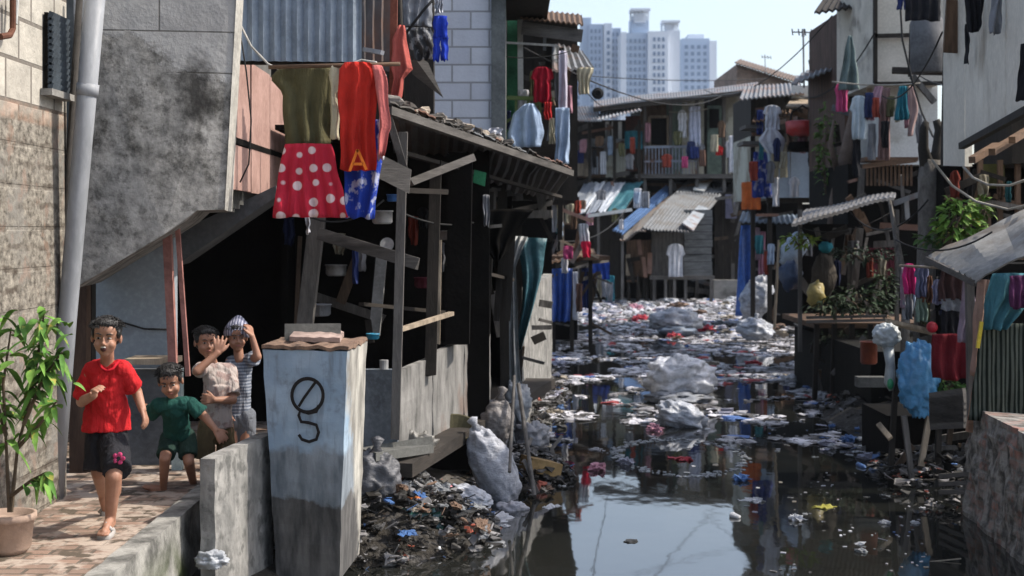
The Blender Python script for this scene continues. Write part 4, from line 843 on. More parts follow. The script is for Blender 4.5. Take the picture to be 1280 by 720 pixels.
# white right house
h = thing('board_house', P(1230, 400, 13.6), 'overhanging house of pale grey-white boards at the right edge', 'house')
c0, c1, c2 = P(1180, 208, 14.2), P(1206, 208, 13.4), P(1206, 178, 13.4)
def rt(m, x0, y0, d0, x1, y1, d1, ztop): a = P(x0, y0, d0); b = P(x1, y1, d1); return m.prism([a, b, Vector((b.x, b.y, ztop)), Vector((a.x, a.y, ztop))], (.08, .03, 0))
WB = rough_mat('pale_grey_boards', (.66, .62, .54), (.5, .47, .41), 1.5, (1, 1, .6), .8, .2, stain=(.26, .22, .17), s0=.5, s1=.72)
rt(MB(), 1179, 207, 14.6, 1206, 208, 13.7, 4.9).build('front_panel', WB, h)
q0 = P(1206, 180, 13.6); q1 = P(1290, 134, 10.6); ln = q1-q0
for i in range(3):
    a = q0+ln*(i/3+.004); b = q0+ln*((i+1)/3); zt = 5.0
    MB().prism([a, b, Vector((b.x, b.y, zt)), Vector((a.x, a.y, zt))], (.06, .02, 0)).build('side_panel', WB, h)
MB().bar(q0+Vector((-.03, 0, -.02)), q1+Vector((-.03, 0, -.02)), .06).build('sill_beam', DARKWOOD, h)
MB().bar(P(1181, 208, 14.7), P(1186, -30, 14.7), .07).build('corner_post', DARKWOOD, h)
MB().box((4.75, 14.5, 5.0), (1.9, 3, .08)).build('roof', ZINCD, h)
MB().box((5.75, 15.1, 3.9), (1.3, 1.2, 2.0)).build('room', DARKWOOD, h)
for i, (x, y) in enumerate(((1215, 200), (1240, 190), (1265, 175))): MB().bar(P(x, y, 12.8), P(x+30, y-18, 13.6), .06).build('joist', BROWNWOODH, h)
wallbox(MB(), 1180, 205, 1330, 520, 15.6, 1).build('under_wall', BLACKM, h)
for x, y in ((1208, 330), (1225, 320), (1250, 330), (1272, 310)): MB().bar(P(x, y, 14.6), P(x, 200, 14.6), .05).build('post', BROWNWOOD, h)
wallbox(MB(), 1228, 205, 1256, 235, 14.8, .1).build('yellow_panel', rough_mat('ochre_green', (.12, .12, .04)), h)
MB().bar(P(1188, 66, 14.0), P(1192, 0, 14), .14, .04).build('brown_shutter', BROWNWOOD, h)
line('thick pale rope sagging under the pale board house', [P(1204, 208, 13), P(1216, 222, 12.8), P(1235, 231, 12.5), P(1262, 232, 12.3), P(1290, 222, 12)], .012, ROPE, name='rope', cat='rope')
line('thin cable sagging under the pale board house', [P(1165, 200, 13), P(1190, 232, 13), P(1220, 252, 12.8), P(1260, 262, 12.5), P(1290, 255, 12)], .012, ROPE, name='cable', cat='cable')
hang('hanging_trousers', [(-15, 1206, 1232), (15, 1208, 1230), (40, 1210, 1224)], 12.4, BK, 'black cloth at the top edge on the pale board house', 'cloth')
hang('hanging_trousers', [(-15, 1242, 1254), (42, 1237, 1251)], 11.6, GY, 'dark grey trouser leg at the top edge of the pale board house', 'trousers', folds=1)
hang('hanging_cloth', [(55, 1276, 1290), (126, 1271, 1290)], 10.8, BK, 'black cloth at the right edge of the photo on the pale boards', 'cloth', folds=1)
hang('hanging_cloth', rect(1207, 30, 1212, 80), 13.0, BK, 'narrow dark strap hanging left on the pale boards', 'strap', folds=1)
# terrace
tc = thing('waterside_terrace', P(1055, 490, 19.5), 'dark roofed terrace on posts above the right side of the canal', 'terrace')
MB().corr(P(990, 284, 18.2), P(1118, 250, 18.6), P(1120, 243, 21.5), P(1008, 264, 22), 20, .008, .04, .06).build('roof', metal((.16, .16, .165), (.1, .09, .08), 'pale_awning', .46, .62), tc)
wallbox(MB(), 1000, 280, 1150, 400, 22, 2).build('back_wall', BLACKM, tc)
MB().box(P(1062, 404, 19.5)+Vector((.25, .6, 0)), (1.7, 2.2, .07)).build('deck', BROWNWOODH, tc)
for y in (397, 402): MB().bar(P(1008, y, 18.4), P(1108, y-2, 18.4), .035).build('rail', GREYWOODH, tc)
for x in (1018, 1040, 1062, 1085, 1103): MB().bar(P(x, 500+(x % 7), 18.6), P(x+3, 405, 18.6), .06).build('stilt', DARKWOOD, tc)
MB().bar(P(1040, 468, 18.5), P(1080, 420, 18.5), .05).build('brace', GREYWOOD, tc)
for x in (1000, 1121): MB().bar(P(x, 440, 19.2), P(x, 262, 19.2), .05).build('post', GREYWOOD, tc)
wallbox(MB(), 1085, 310, 1125, 345, 20.5, .1).build('dark_screen', MR, tc)
MB().box((5.4, 18.9, .35), (2.4, 4.5, .9)).build('bank_mass', rough_mat('black_mud', (.014, .013, .011), spec=.1), tc)
ps = thing('wrapped_bundle', P(1030, 372, 19), 'brown cloth bundle with a teal wrap on top on the terrace', 'bundle')
MB().ball(P(1030, 345, 19), (.17, .14, .3), 14, 10, crumple=.25, seed=3).build('bundle', fabric((.06, .05, .04)), ps, True)
MB().ball(P(1032, 309, 18.95), (.1, .09, .07), 12, 8, crumple=.3, seed=5).build('wrap', fabric((.03, .2, .25)), ps, True)
tag(MB().ball(P(992, 312, 20), (.17, .15, .26), 14, 10, rot=Matrix.Rotation(.5, 3, 'Y'), crumple=.35, seed=9).build('plastic_sack', plastic((.4, .5, .62)), smooth=True), 'pale blue sack leaning at the left end of the terrace', 'sack')
tag(MB().ball(P(1020, 368, 18.6), (.12, .1, .16), 12, 9, crumple=.4, seed=12).build('plastic_bag', plastic((.35, .27, .08)), smooth=True), 'yellowish bag low on the terrace among the plants', 'bag')
tag(MB().ball(P(988, 345, 19.5), (.16, .14, .2), 12, 9, crumple=.4, seed=13).build('plastic_bag', plastic((.04, .07, .14)), smooth=True), 'dark blue bag under the pale blue sack', 'bag')
pole = tag(MB().tube([P(968, 410, 20), P(974, 300, 20)], .02).build('pole', PALEWOOD), 'thin pale pole standing left of the terrace', 'pole')
# ---- leaves
def leaf_mat(c, name='leaf'):
    t = NT(name); col = t.mix(t.ramp(t.noise(9, 5), .35, .65), mul(c, .4), c); col = t.mix(t.ramp(t.noise(14, 3), .62, .68), col, (c[0]*1.6+.05, c[1]*.9, c[2])); m_ = t.finish(col, .72, t.noise(30, 3), .4, .004, .25); t.b.inputs['Transmission Weight'].default_value = 0
    t.b.inputs['Subsurface Weight'].default_value = 0; return m_
def leaf(m, p, dirv, L, W, droop=.3, roll=0):
    d = Vector(dirv).normalized(); sd = d.cross(Vector((0, 0, 1))); sd = sd.normalized() if sd.length > .01 else Vector((1, 0, 0))
    sd = Matrix.Rotation(roll, 3, d) @ sd; up = sd.cross(d); b = len(m.v); k = 5
    for i in range(k+1):
        t_ = i/k; c_ = p+d*L*t_-Vector((0, 0, droop*L*t_*t_)); w_ = W*math.sin(math.pi*min(1, t_*.92+.06))**.8*.5
        m.v += [c_-sd*w_+up*w_*.35, c_.copy(), c_+sd*w_+up*w_*.35]
    for i in range(k):
        for j in (0, 1): m.f.append((b+i*3+j, b+i*3+j+1, b+(i+1)*3+j+1, b+(i+1)*3+j))
def bush(name, label, cat, c, r, n, L, col, stems=4, base=None):
    root = thing(name, Vector(base) if base is not None else Vector(c)-Vector((0, 0, r[2])), label, cat); m = MB(); s = MB()
    for i in range(n):
        v = Vector((random.gauss(0, 1), random.gauss(0, 1), random.gauss(0, 1))); v.normalize(); v *= rnd(.35, 1)**.6
        q = Vector((v.x*r[0], v.y*r[1], v.z*r[2])); g = 1+.45*noise.noise(v*2.2+Vector((c[0], 0, 0))); p = Vector(c)+q*g
        leaf(m, p, (v.x+rnd(-.6, .6), v.y+rnd(-.6, .6), rnd(-.4, .5)), L*rnd(.6, 1.2), L*.45*rnd(.7, 1.2), rnd(.1, .6), rnd(-.8, .8))
    b0 = Vector(root.location)
    for i in range(stems):
        e = Vector(c)+Vector((rnd(-.6, .6)*r[0], rnd(-.6, .6)*r[1], rnd(.1, .8)*r[2])); s.tube([b0, b0.lerp(e, .5)+Vector((rnd(-.05, .05), 0, .03)), e], [.015, .01, .005], 6)
    m.build('foliage', leaf_mat(col), root); s.build('stem', rough_mat('stem_bark', (.12, .09, .06)), root); return root
bush('terrace_plant', 'dark leafy bush under the terrace roof, nearest the trunk', 'plant', P(1075, 375, 18.6), (.4, .25, .22), 260, .09, (.02, .045, .014))
bush('terrace_plant', 'dark trailing plant at the back of the terrace', 'plant', P(1080, 318, 19.2), (.55, .25, .1), 220, .08, (.025, .05, .03))
bush('terrace_plant', 'yellow-green plant at the left end of the terrace', 'plant', P(1000, 300, 18.7), (.22, .15, .1), 110, .09, (.2, .3, .05))
bush('terrace_plant', 'dark plant in front of the brown bundle on the terrace', 'plant', P(1045, 385, 18.5), (.35, .2, .13), 180, .08, (.03, .05, .02))
bush('vine', 'green vine hanging between the blue-grey hut and the leaning trunk', 'plant', P(1032, 188, 24.5), (.15, .12, .75), 240, .11, (.12, .22, .05))
bush('shrub', 'bright green shrub in front of the forked trunk', 'plant', P(1197, 275, 13.2), (.2, .14, .2), 240, .1, (.16, .3, .05), base=P(1185, 310, 13.2))
bush('shrub', 'low dark green shrub above the right awning', 'plant', P(1180, 300, 13.4), (.22, .12, .1), 140, .09, (.06, .12, .03))
bush('shrub', 'small green plant between the blue bag and the dark curtain', 'plant', P(1185, 485, 12.4), (.15, .12, .07), 120, .07, (.07, .16, .03))
bush('shrub', 'green plant poking out under the awning of the pale boards', 'plant', P(1225, 262, 13.6), (.1, .1, .15), 70, .1, (.12, .2, .04))
# right awning
h = thing('tin_awning', P(1230, 400, 11.5), 'pale corrugated awning over the washing at the right edge', 'awning')
MB().corr(P(1160, 322, 12.2), P(1220, 352, 10.9), P(1300, 310, 10.4), P(1300, 256, 12.4), 9, .018, .006, .05).build('roof_sheet', metal((.27, .265, .25), (.13, .11, .09), 'sun_bleached_tin', .5, .64), h)
MB().bar(P(1160, 324, 12.2), P(1221, 354, 10.95), .05).build('edge_batten', GREYWOODH, h)
MB().bar(P(1215, 540, 11.2), P(1212, 352, 11.2), .06).build('post', GREYWOOD, h)
MB().bar(P(1237, 380, 11), P(1212, 540, 11), .05).build('leaning_pole', rough_mat('orange_brown_timber', (.35, .2, .13)), h)
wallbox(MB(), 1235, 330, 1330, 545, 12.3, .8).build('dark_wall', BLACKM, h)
# right near wall
def rw_over(t, col, h_):
    s_ = t.sep(); col = t.mix(t.ramp(t.noise(3.5, 8), .34, .5), col, t.mix(t.ramp(t.noise(9, 8), .4, .6), (.07, .067, .06), (.26, .245, .22))); return col, t.math('ADD', h_, t.math('MULTIPLY', t.noise(10, 8), 3))
RWM = bricks('crumbling_brick', (.33, .16, .12), (.25, .15, .12), (.2, .19, .17), 'yz', 1, .22, .075, .01, rw_over)
a = P(1212, 530, 10.9); b = P(1330, 530, 9.0)
m = MB(); m.patch((3.52, 11.2, -.3), (3.12, 7, -.3), (3.2, 7, .86), (3.6, 11.2, .84), 60, 24, lambda u, v: .03*noise.noise(Vector((u*14, v*4, 0)))+.03*noise.noise(Vector((u*40, v*12, 1))), -.4)
tag(m.build('canal_wall', RWM), 'crumbling red brick and grey plaster canal wall at the lower right', 'wall')
# dark striped curtain and washing
hang('curtain', [(405, 1226, 1290), (440, 1222, 1290), (526, 1212, 1290)], 10.8, pattern_fabric((.012, .016, .012), (.09, .1, .08), 'stripes', 9), 'dark finely striped curtain at the right edge above the brick wall', 'curtain', folds=5, amp=.02)
hang('net', [(342, 1240, 1290), (370, 1230, 1290), (412, 1230, 1262)], 10.7, fabric((.06, .17, .2)), 'teal net bunched over the striped curtain', 'net', folds=3, amp=.05)
hang('hanging_cloth', rect(1262, 345, 1290, 385), 10.6, fabric((.1, .03, .08)), 'dark plum cloth right of the teal net', 'cloth')
hang('hanging_cloth', [(350, 1222, 1238), (400, 1218, 1232), (470, 1214, 1224)], 10.9, fabric((.35, .22, .17)), 'tan cloth strip left of the teal net', 'cloth', folds=1)
tag(MB().bar(P(1222, 435, 10.7), P(1227, 402, 10.7), .025).build('yellow_handle', plastic((.7, .5, .02))), 'yellow handle sticking up beside the striped curtain', 'handle')
line('washing rod under the pale corrugated awning', [P(1125, 332, 12.6), P(1230, 338, 11.4)], .012, PALEWOOD, name='clothes_rod', cat='rod')
hang('hanging_shirt', [(330, 1132, 1142), (345, 1128, 1147), (368, 1131, 1145)], 12.5, fabric((.55, .03, .17)), 'magenta shirt at the left end of the right washing rod', 'shirt')
hang('hanging_shirt', rect(1126, 335, 1131, 385), 12.6, MV, 'mauve strip left of the magenta shirt', 'cloth', folds=1)
hang('hanging_shirt', tee(1143, 332, 1162, 372), 12.4, fabric((.15, .16, .25)), 'slate blue shirt right of the magenta one', 'shirt')
hang('hanging_shirt', rect(1152, 345, 1166, 378), 12.5, fabric((.16, .08, .05)), 'dark brown cloth right of the slate blue shirt', 'cloth')
dr = hang('hanging_dress', [(333, 1180, 1200), (352, 1172, 1208), (376, 1175, 1206)], 12.0, fabric((.08, .045, .045)), 'dark brown dress with a pale band on the right washing rod', 'dress')
MB().cloth(rect(1176, 374, 1205, 388), 12.0, 3, .02).build('pale_band', GY, dr)
MB().cloth(rect(1177, 386, 1204, 422), 12.02, 3, .02).build('black_hem', BK, dr)
hang('hanging_cloth', rect(1166, 418, 1218, 474), 11.9, fabric((.13, .012, .018)), 'wide dark red cloth beneath the brown dress', 'cloth', folds=3)
hang('hanging_shirt', [(340, 1206, 1216), (380, 1202, 1220), (428, 1198, 1214)], 11.7, fabric((.3, .24, .3)), 'long lilac-grey cloth right of the brown dress', 'cloth', folds=1.5)
hang('hanging_shirt', tee(1164, 350, 1180, 380), 12.2, fabric((.35, .35, .5)), 'small pale violet shirt left of the brown dress', 'shirt')
hang('hanging_cloth', rect(1129, 366, 1142, 400), 12.6, GY, 'grey cloth below the magenta shirt', 'cloth')
hang('hanging_cloth', rect(1145, 374, 1160, 402), 12.5, fabric((.2, .27, .22)), 'sage cloth below the slate blue shirt', 'cloth')
# shelf, bags, ball
sf = thing('drying_shelf', P(1135, 560, 12.8), 'rough stick shelf below the washing carrying bags', 'shelf')
for i in range(4): MB().bar(P(1108+i*3, 400+i*2, 12.9), P(1160+i*3, 412+i*2, 12.6), .03).build('stick', PALEWOOD, sf)
for a, b, mt in (((1112, 610, 12.6), (1120, 470, 12.8), DARKWOOD), ((1150, 590, 12.4), (1162, 518, 12.4), PALEWOOD), ((1098, 530, 12.3), (1113, 548, 12.2), PALEWOOD), ((1130, 520, 12.4), (1140, 600, 12.4), GREYWOOD), ((1172, 600, 12.4), (1176, 420, 12.6), DARKWOOD)): MB().bar(P(*a), P(*b), .045).build('leg', mt, sf)
tag(MB().ball(P(1165, 409, 12.5), .05, 14, 10).build('red_ball', plastic((.6, .02, .04))), 'small red ball on the stick shelf', 'ball')
bb = MB(); bb.ball(P(1148, 474, 12.4), (.175, .14, .32), 60, 50, crumple=.16, freq=3, seed=21); crinkle(bb, P(1148, 474, 12.4), .05, 8)
for i, v in enumerate(bb.v): q = v-P(1148, 474, 12.4); bb.v[i] = v+q*.05*noise.noise(Vector((q.x*22, q.y*22, q.z*5)))
tag(bb.build('blue_bag', plastic((.09, .3, .55), .3, 'blue_plastic_film'), smooth=True), 'big blue plastic bag hanging below the shelf', 'bag')
wb = thing('white_bag', P(1108, 440, 12.7), 'white net bag with a long tail hanging from the stick shelf', 'bag')
MB().ball(P(1108, 420, 12.7), (.12, .1, .11), 50, 40, crumple=.25, freq=2.5, seed=4).build('bag', plastic((.5, .54, .55), .4), wb, True)
MB().tube([P(1110, 432, 12.7), P(1113, 455, 12.65), P(1112, 478, 12.65), P(1114, 488, 12.65)], [.05, .04, .05, .02], 12).build('tail', plastic((.42, .46, .47), .4), wb, True)
MB().ball(P(1113, 480, 12.6), (.03, .03, .05), 10, 8).build('green_bottle', plastic((.03, .3, .13)), wb, True)
pot('rust-red bucket under the terrace end', 1086, 455, 14.5, .085, plastic((.28, .07, .035), .5), 'bucket', 'bucket', 2.6)
tag(MB().box(P(1088, 477, 14.2), (.28, .15, .1)).build('foam_box', rough_mat('grey_foam', (.14, .14, .13))), 'pale foam box wedged below the rust-red bucket', 'box')
st = thing('crate_stack', P(1185, 530, 12), 'stack of weathered slats beside the dark curtain', 'slats')
for i in range(5): MB().bar(P(1164, 500+i*7, 12), P(1206, 494+i*8, 11.6), .035, .12).build('slat', GREYWOODH, st)
for i in range(3): tag(MB().bar(P(1175, 595+i*10, 11.3), P(1222, 592+i*11, 11.0), .035).build('driftwood', GREYWOODH), 'weathered stick jutting from the bank at the brick wall foot', 'stick', 'sticks at the brick wall foot')
wallbox(MB(), 1110, 520, 1230, 600, 13.4, 1).build('bank_face', BLACKM, sf)
line('overhead cable across the alley sky by the towers', [P(700, 92, 30), P(960, 98, 40)], .01, WIRE, sag=.1, name='cable', cat='cable')

# ================================================================ POTTED PLANT
pt = thing('potted_plant', P(12, 688, 7.4), 'leafy green plant in a clay pot at the lower left', 'plant')
pc = P(10, 684, 7.4); 
MB().lathe((pc.x, pc.y, .53), [(.09, 0), (.115, .03), (.13, .17), (.145, .175), (.145, .21), (.125, .21), (.12, .18), (.02, .18)], 24).build('pot', rough_mat('pale_clay', (.36, .26, .2), (.26, .19, .15), 5), pt, True)
s = MB(); st_pts = [[P(14, 640, 7.4), P(22, 560, 7.4), P(40, 490, 7.35), P(50, 430, 7.3), P(56, 385, 7.3)], [P(12, 640, 7.4), P(8, 560, 7.4), P(4, 480, 7.35), P(14, 410, 7.3)], [P(22, 560, 7.4), P(50, 530, 7.3), P(72, 500, 7.25)], [P(30, 530, 7.35), P(55, 470, 7.3), P(78, 440, 7.25)], [P(8, 545, 7.4), P(-14, 470, 7.4), P(-16, 420, 7.4)], [P(14, 620, 7.38), P(40, 600, 7.3), P(58, 590, 7.25)]]
for q in st_pts: s.tube(q, [.012]+[.008]*(len(q)-2)+[.004], 7)
s.build('stem', rough_mat('stem_bark', (.12, .09, .06)), pt)
lf = [MB(), MB()]
def along(q, t_):
    k = t_*(len(q)-1); i = min(int(k), len(q)-2); return Vector(q[i]).lerp(Vector(q[i+1]), k-i)
for i in range(200):
    q = st_pts[random.choice([0, 0, 1, 1, 2, 3, 3, 4, 5])]; p = along(q, rnd(.3, 1))
    if rnd(0, 1) < .25: p = P(rnd(0, 92), rnd(385, 480), rnd(7.15, 7.5))
    a_ = rnd(0, 6.28); leaf(lf[i % 2], p, (math.cos(a_), math.sin(a_)*.9, rnd(-.5, .25)), rnd(.045, .14), rnd(.025, .055), rnd(.2, 1.1), rnd(-.7, .7))
lf[0].build('foliage', leaf_mat((.1, .24, .04)), pt, True); lf[1].build('foliage', leaf_mat((.17, .33, .06)), pt, True)

# ================================================================ TRASH HEAP, SACKS, FLOATING LITTER
def mound(name, label, cat, c, rx, ry, h_, mt, seed=0, kind=None):
    m = MB(); c = Vector(c); nu, nv = 30, 22
    for j in range(nv+1):
        for i in range(nu+1):
            u = i/nu*2-1; v = j/nv*2-1; r = math.sqrt(u*u+v*v); f = max(0, 1-r*r)
            z = h_*f**.7*(1+.5*noise.noise(Vector((u*3, v*3, seed))))+.06*noise.noise(Vector((u*9, v*9, seed)))*(f > 0)-.12*(f <= 0)
            m.v.append(c+Vector((u*rx, v*ry, z)))
    for j in range(nv):
        for i in range(nu): a = j*(nu+1)+i; m.f.append((a, a+1, a+nu+2, a+nu+1))
    return tag(m.build(name, mt, smooth=True), label, cat, kind=kind)
MUD = rough_mat('heap_mud', (.04, .034, .026), (.014, .012, .01), 7, rough=.75, bs=1, dist=.05, stain=(.07, .065, .06), ss=8)
mound('rubbish_heap', None, None, (-1.05, 10.4, -.12), .9, 1.15, .44, MUD, 1, 'stuff')['label'] = 'dark heap of mud and rubbish below the grey parapet'
mound('rubbish_heap', None, None, (.0, 12.9, -.12), .5, .9, .26, MUD, 2, 'stuff')['label'] = 'low heap of mud and rubbish at the foot of the hanging plastic'
mound('rubbish_heap', None, None, (4.6, 16.6, -.12), 1.1, 1.6, .35, MUD, 3, 'stuff')['label'] = 'muddy heap below the terrace stilts'
mound('rubbish_heap', None, None, (.3, 20.5, -.16), .45, 4, .2, MUD, 5, 'stuff')['label'] = 'muddy litter bank beside the grey board wall'
for o in list(C.objects):
    if o.get('kind') == 'stuff' and o.name.startswith('rubbish_heap'): o['category'] = 'rubbish heap'
def woven(c): return rough_mat('woven_sack', c, mul(c, .4), 7, (1, 1, 1.8), .45, .8, .02, mul(c, .25), 4, .54, .7, 30, .45)
SK = woven((.4, .41, .45)); SK2 = woven((.5, .52, .57)); SK3 = woven((.22, .2, .19))
def sack(label, px, py, d, r, rot=0, mt=SK, seed=1, cr=.22, tie=True):
    rm = Matrix.Rotation(rot, 3, 'Y'); c = P(px, py, d); root = thing('sack', c-Vector((0, 0, r[2]*.9)), label, 'sack')
    m = MB().ball(c, r, 64, 48, rm, cr, 2.2, seed); crinkle(m, c, .016, 7)
    for i, v in enumerate(m.v):
        q = v-c; q *= 1+.022*math.sin(11*q.z/r[2]+7*noise.noise(q*5))+.03*noise.noise(Vector((q.x*9, q.y*9, q.z*3))); m.v[i] = c+q
    m.build('sack_body', mt, root, True)
    if tie: e = c+rm @ Vector((0, 0, r[2]*.95)); MB().lathe(e, [(.05, 0), (.025, .05), (.05, .1), (.01, .12)], 10, rm @ Vector((0, 0, 1))).build('tied_neck', mt, root, True)
    return root
sack('big grey woven sack slumped against the hanging plastic sheet', 617, 584, 11.7, (.175, .15, .35), -.42, SK, 3, .12)
sack('grey sack standing behind the slumped one on the heap', 620, 527, 12.6, (.15, .14, .21), .2, SK3, 5, .12)
sack('pale sack lying at the foot of the slumped grey sack', 588, 622, 11.3, (.18, .14, .09), .3, SK2, 8, tie=False)
sack('dark crumpled sack lying low on the rubbish heap', 467, 600, 10.0, (.19, .16, .2), .1, woven((.12, .12, .13)), 9)
sack('dark slate-coloured bag wedged under the parapet ledge', 520, 600, 10.6, (.12, .12, .09), .5, woven((.05, .05, .05)), 10, tie=False)
# midstream sacks
fs = thing('floating_sack', P(850, 500, 18.6), 'large silvery sack floating upright in midstream, nearer the far litter', 'sack')
m = MB().ball(P(850, 474, 18.7), (.44, .38, .29), 60, 44, crumple=.26, freq=2.2, seed=31)
for i, v in enumerate(m.v): q = v-P(850, 474, 18.7); m.v[i] = v+q*(.08*noise.noise(Vector((q.x*2.5, q.y*2.5, q.z*13))))
crinkle(m, P(850, 474, 18.7), .03, 5.5)
m.build('sack_body', woven((.72, .74, .8)), fs, True)
MB().ball(P(848, 497, 18.4), (.44, .3, .08), 26, 14, crumple=.4, freq=3, seed=33).build('sack_skirt', woven((.3, .32, .36)), fs, True)
fs = thing('floating_sack', P(852, 535, 16), 'smaller grey-blue sack floating just in front of the large silvery one', 'sack')
crinkle(MB().ball(P(851, 522, 16.2), (.29, .26, .17), 60, 44, Matrix.Rotation(.3, 3, 'Y'), .25, 2.6, 41), P(851, 522, 16.2), .035, 8).build('sack_body', SK2, fs, True)
fs = thing('floating_sack', P(845, 420, 30), 'pale blue sack floating at the far litter, beyond the silvery one', 'sack')
crinkle(MB().ball(P(844, 402, 30.3), (.52, .45, .26), 48, 34, None, .22, 2.6, 51), P(844, 402, 30.3), .06, 4).build('sack_body', SK2, fs, True)
MB().ball(P(846, 414, 30), (.4, .4, .12), 22, 14, None, .3, 2.6, 52).build('sack_fold', woven((.2, .25, .33)), fs, True)
sk = sack('white and blue sack standing at the right waterside by the cobalt tarpaulin', 946, 372, 31, (.32, .28, .5), .35, SK2, 61)
sk = sack('pale sack slumped at the right waterside before the standing one', 944, 412, 28, (.35, .3, .22), .1, SK2, 62)
# bamboo and odd things on the left bank
tag(MB().lathe(P(572, 540, 11.9), [(.1, -.06), (.17, 0), (.18, .06), (.165, .06), (.1, -.03)], 20, (.2, -.5, 1)).build('basket', rough_mat('dark_wicker', (.09, .08, .045))), 'dark wicker basket on the heap left of the grey sacks', 'basket')
tag(MB().box(P(676, 585, 12.4)+Vector((0, .1, 0)), (.3, .25, .12), rz=.4, ry=.25).build('foam_block', rough_mat('ochre_foam', (.3, .2, .09))), 'ochre-brown foam block at the waterside below the plastic sheet', 'foam block')
tag(MB().box(P(497, 618, 10.4), (.32, .3, .03), rz=.5, ry=-.6, rx=.3).build('board', CONCD), 'broken grey slab leaning under the parapet ledge', 'slab')
tag(MB().tube([P(637, 590, 11.4), P(643, 470, 12.4)], .013).build('bamboo_pole', GREYWOOD), 'bamboo pole leaning right of the slumped grey sack', 'pole')
tag(MB().tube([P(668, 620, 11.7), P(648, 480, 12.6)], .018).build('bamboo_pole', GREYWOOD), 'thin grey pole slanting to the water below the hanging plastic', 'pole')
tag(MB().ball(P(562, 615, 10.9), (.05, .05, .05), 12, 8, crumple=.3, seed=2).build('pink_bag', plastic((.55, .1, .14))), 'small pink-red bag on the heap below the basket', 'bag')
tag(MB().cloth([(622, 508, 530), (642, 512, 538), (655, 520, 536)], 10.1, 2, .03, .03).build('orange_wrapper', plastic((.6, .17, .03))), 'orange plastic wrapper on the rubbish heap', 'wrapper')
hang('fallen_cloth', [(636, 500, 550), (662, 505, 556)], 10.0, pattern_fabric((.2, .3, .33), (.05, .15, .12), 'hstripes', 9), 'grey-teal striped cloth lying on the rubbish heap', 'cloth')
tag(crinkle(MB().ball(P(540, 690, 9.7), (.08, .07, .05), 44, 30, crumple=.45, freq=2, seed=6), P(540, 690, 9.7), .05, 14).build('plastic_bag', plastic((.6, .62, .65)), smooth=True), 'white crumpled bag at the near waterline of the heap', 'bag')
tag(crinkle(MB().ball(P(254, 700, 8.1)+Vector((.05, 0, 0)), (.085, .06, .05), 44, 30, crumple=.45, freq=2, seed=6), P(254, 700, 8.1), .05, 14).build('plastic_bag', plastic((.4, .42, .45)), smooth=True), 'white crumpled bag wedged between the mossy wall and the slab', 'bag')

LIT = {'white': (.62, .63, .66), 'grey': (.3, .31, .32), 'lilac': (.42, .42, .52), 'red': (.55, .03, .05), 'blue': (.06, .16, .4), 'pink': (.55, .25, .32), 'brown': (.22, .13, .08), 'yellow': (.5, .45, .05), 'black': (.03, .03, .03), 'green': (.05, .22, .1), 'tan': (.42, .36, .28)}
LITM = {k: plastic(v, .45, k+'_litter') for k, v in LIT.items()}
_pm = {}
def proto_mesh(kind, col, k):
    key = (kind, col, k)
    if key in _pm: return _pm[key]
    m = MB()
    if kind == 'plastic_bag': m.ball((0, 0, .2), (.85, .6, .42), 26, 16, crumple=.7, freq=1.8, seed=k*3.3); crinkle(m, (0, 0, .2), .12, 2.6)
    elif kind == 'plastic_sheet': m.patch((-1, -.6, 0), (1, -.5, 0), (.8, .6, 0), (-.9, .5, 0), 16, 12, lambda u, v: .3*noise.noise(Vector((u*3, v*3, k)))+.16*abs(noise.noise(Vector((u*7, v*7, k+4)))), .02)
    elif kind == 'bottle': m.lathe((-.9, 0, .08), [(.05, 0), (.24, .03), (.26, .5), (.24, 1.1), (.26, 1.25), (.2, 1.45), (.09, 1.6), (.09, 1.75)], 14, (1, .1, .02))
    elif kind == 'food_box': m.box((0, 0, .12), (1.2, .9, .3), rz=.2); m.box((.1, .52, .35), (1.2, .08, .6), rz=.2, rx=.5)
    elif kind == 'cup': m.lathe((-.5, 0, .15), [(.3, 0), (.42, 1.1), (.45, 1.12), (.38, 1.1), (.27, .05)], 14, (1, .2, .15))
    elif kind == 'stick': m.bar((-1.3, 0, .05), (1.3, .2, .1), .1, .08)
    elif kind == 'foam_scrap': m.ball((0, 0, .08), (.8, .6, .22), 9, 6, crumple=.7, freq=1.7, seed=k*2.1)
    if kind == 'plastic_sheet': m.v = [v+Vector((.4*noise.noise(Vector((v.x*2, v.y*2, k))), .5*noise.noise(Vector((v.x*2, v.y*2, k+9))), 0)) for v in m.v]
    bm_o = m.build(kind, LITM[col], smooth=kind in ('bottle', 'cup'), origin=(0, 0, 0)); me = bm_o.data; bpy.data.objects.remove(bm_o); _pm[key] = me; return me
KW = {'plastic_bag': 'crumpled {} plastic bag', 'plastic_sheet': 'flat scrap of {} plastic film', 'bottle': '{} plastic bottle', 'food_box': 'open {} foam food box', 'cup': '{} plastic cup', 'stick': '{} stick', 'foam_scrap': 'small {} foam scrap'}
KC = {'plastic_bag': 'plastic bag', 'plastic_sheet': 'plastic scrap', 'bottle': 'bottle', 'food_box': 'food box', 'cup': 'cup', 'stick': 'stick', 'foam_scrap': 'foam scrap'}
def litter(kind, col, p, size, where, label=None, tilt=.15, cat=None):
    o = bpy.data.objects.new(kind, proto_mesh(kind, col, random.randrange(3))); C.objects.link(o); o.location = p
    o.scale = (size, size, size*rnd(.6, 1)); o.rotation_euler = (rnd(-tilt, tilt), rnd(-tilt, tilt), rnd(0, 6.28))
    if label: tag(o, label, cat or KC[kind])
    else: tag(o, KW[kind].format(col)+' '+where, KC[kind], KC[kind]+'s, '+col+', '+where)
    return o
def wpt(px, py, z=0): return P(px, py, dz(py, z))
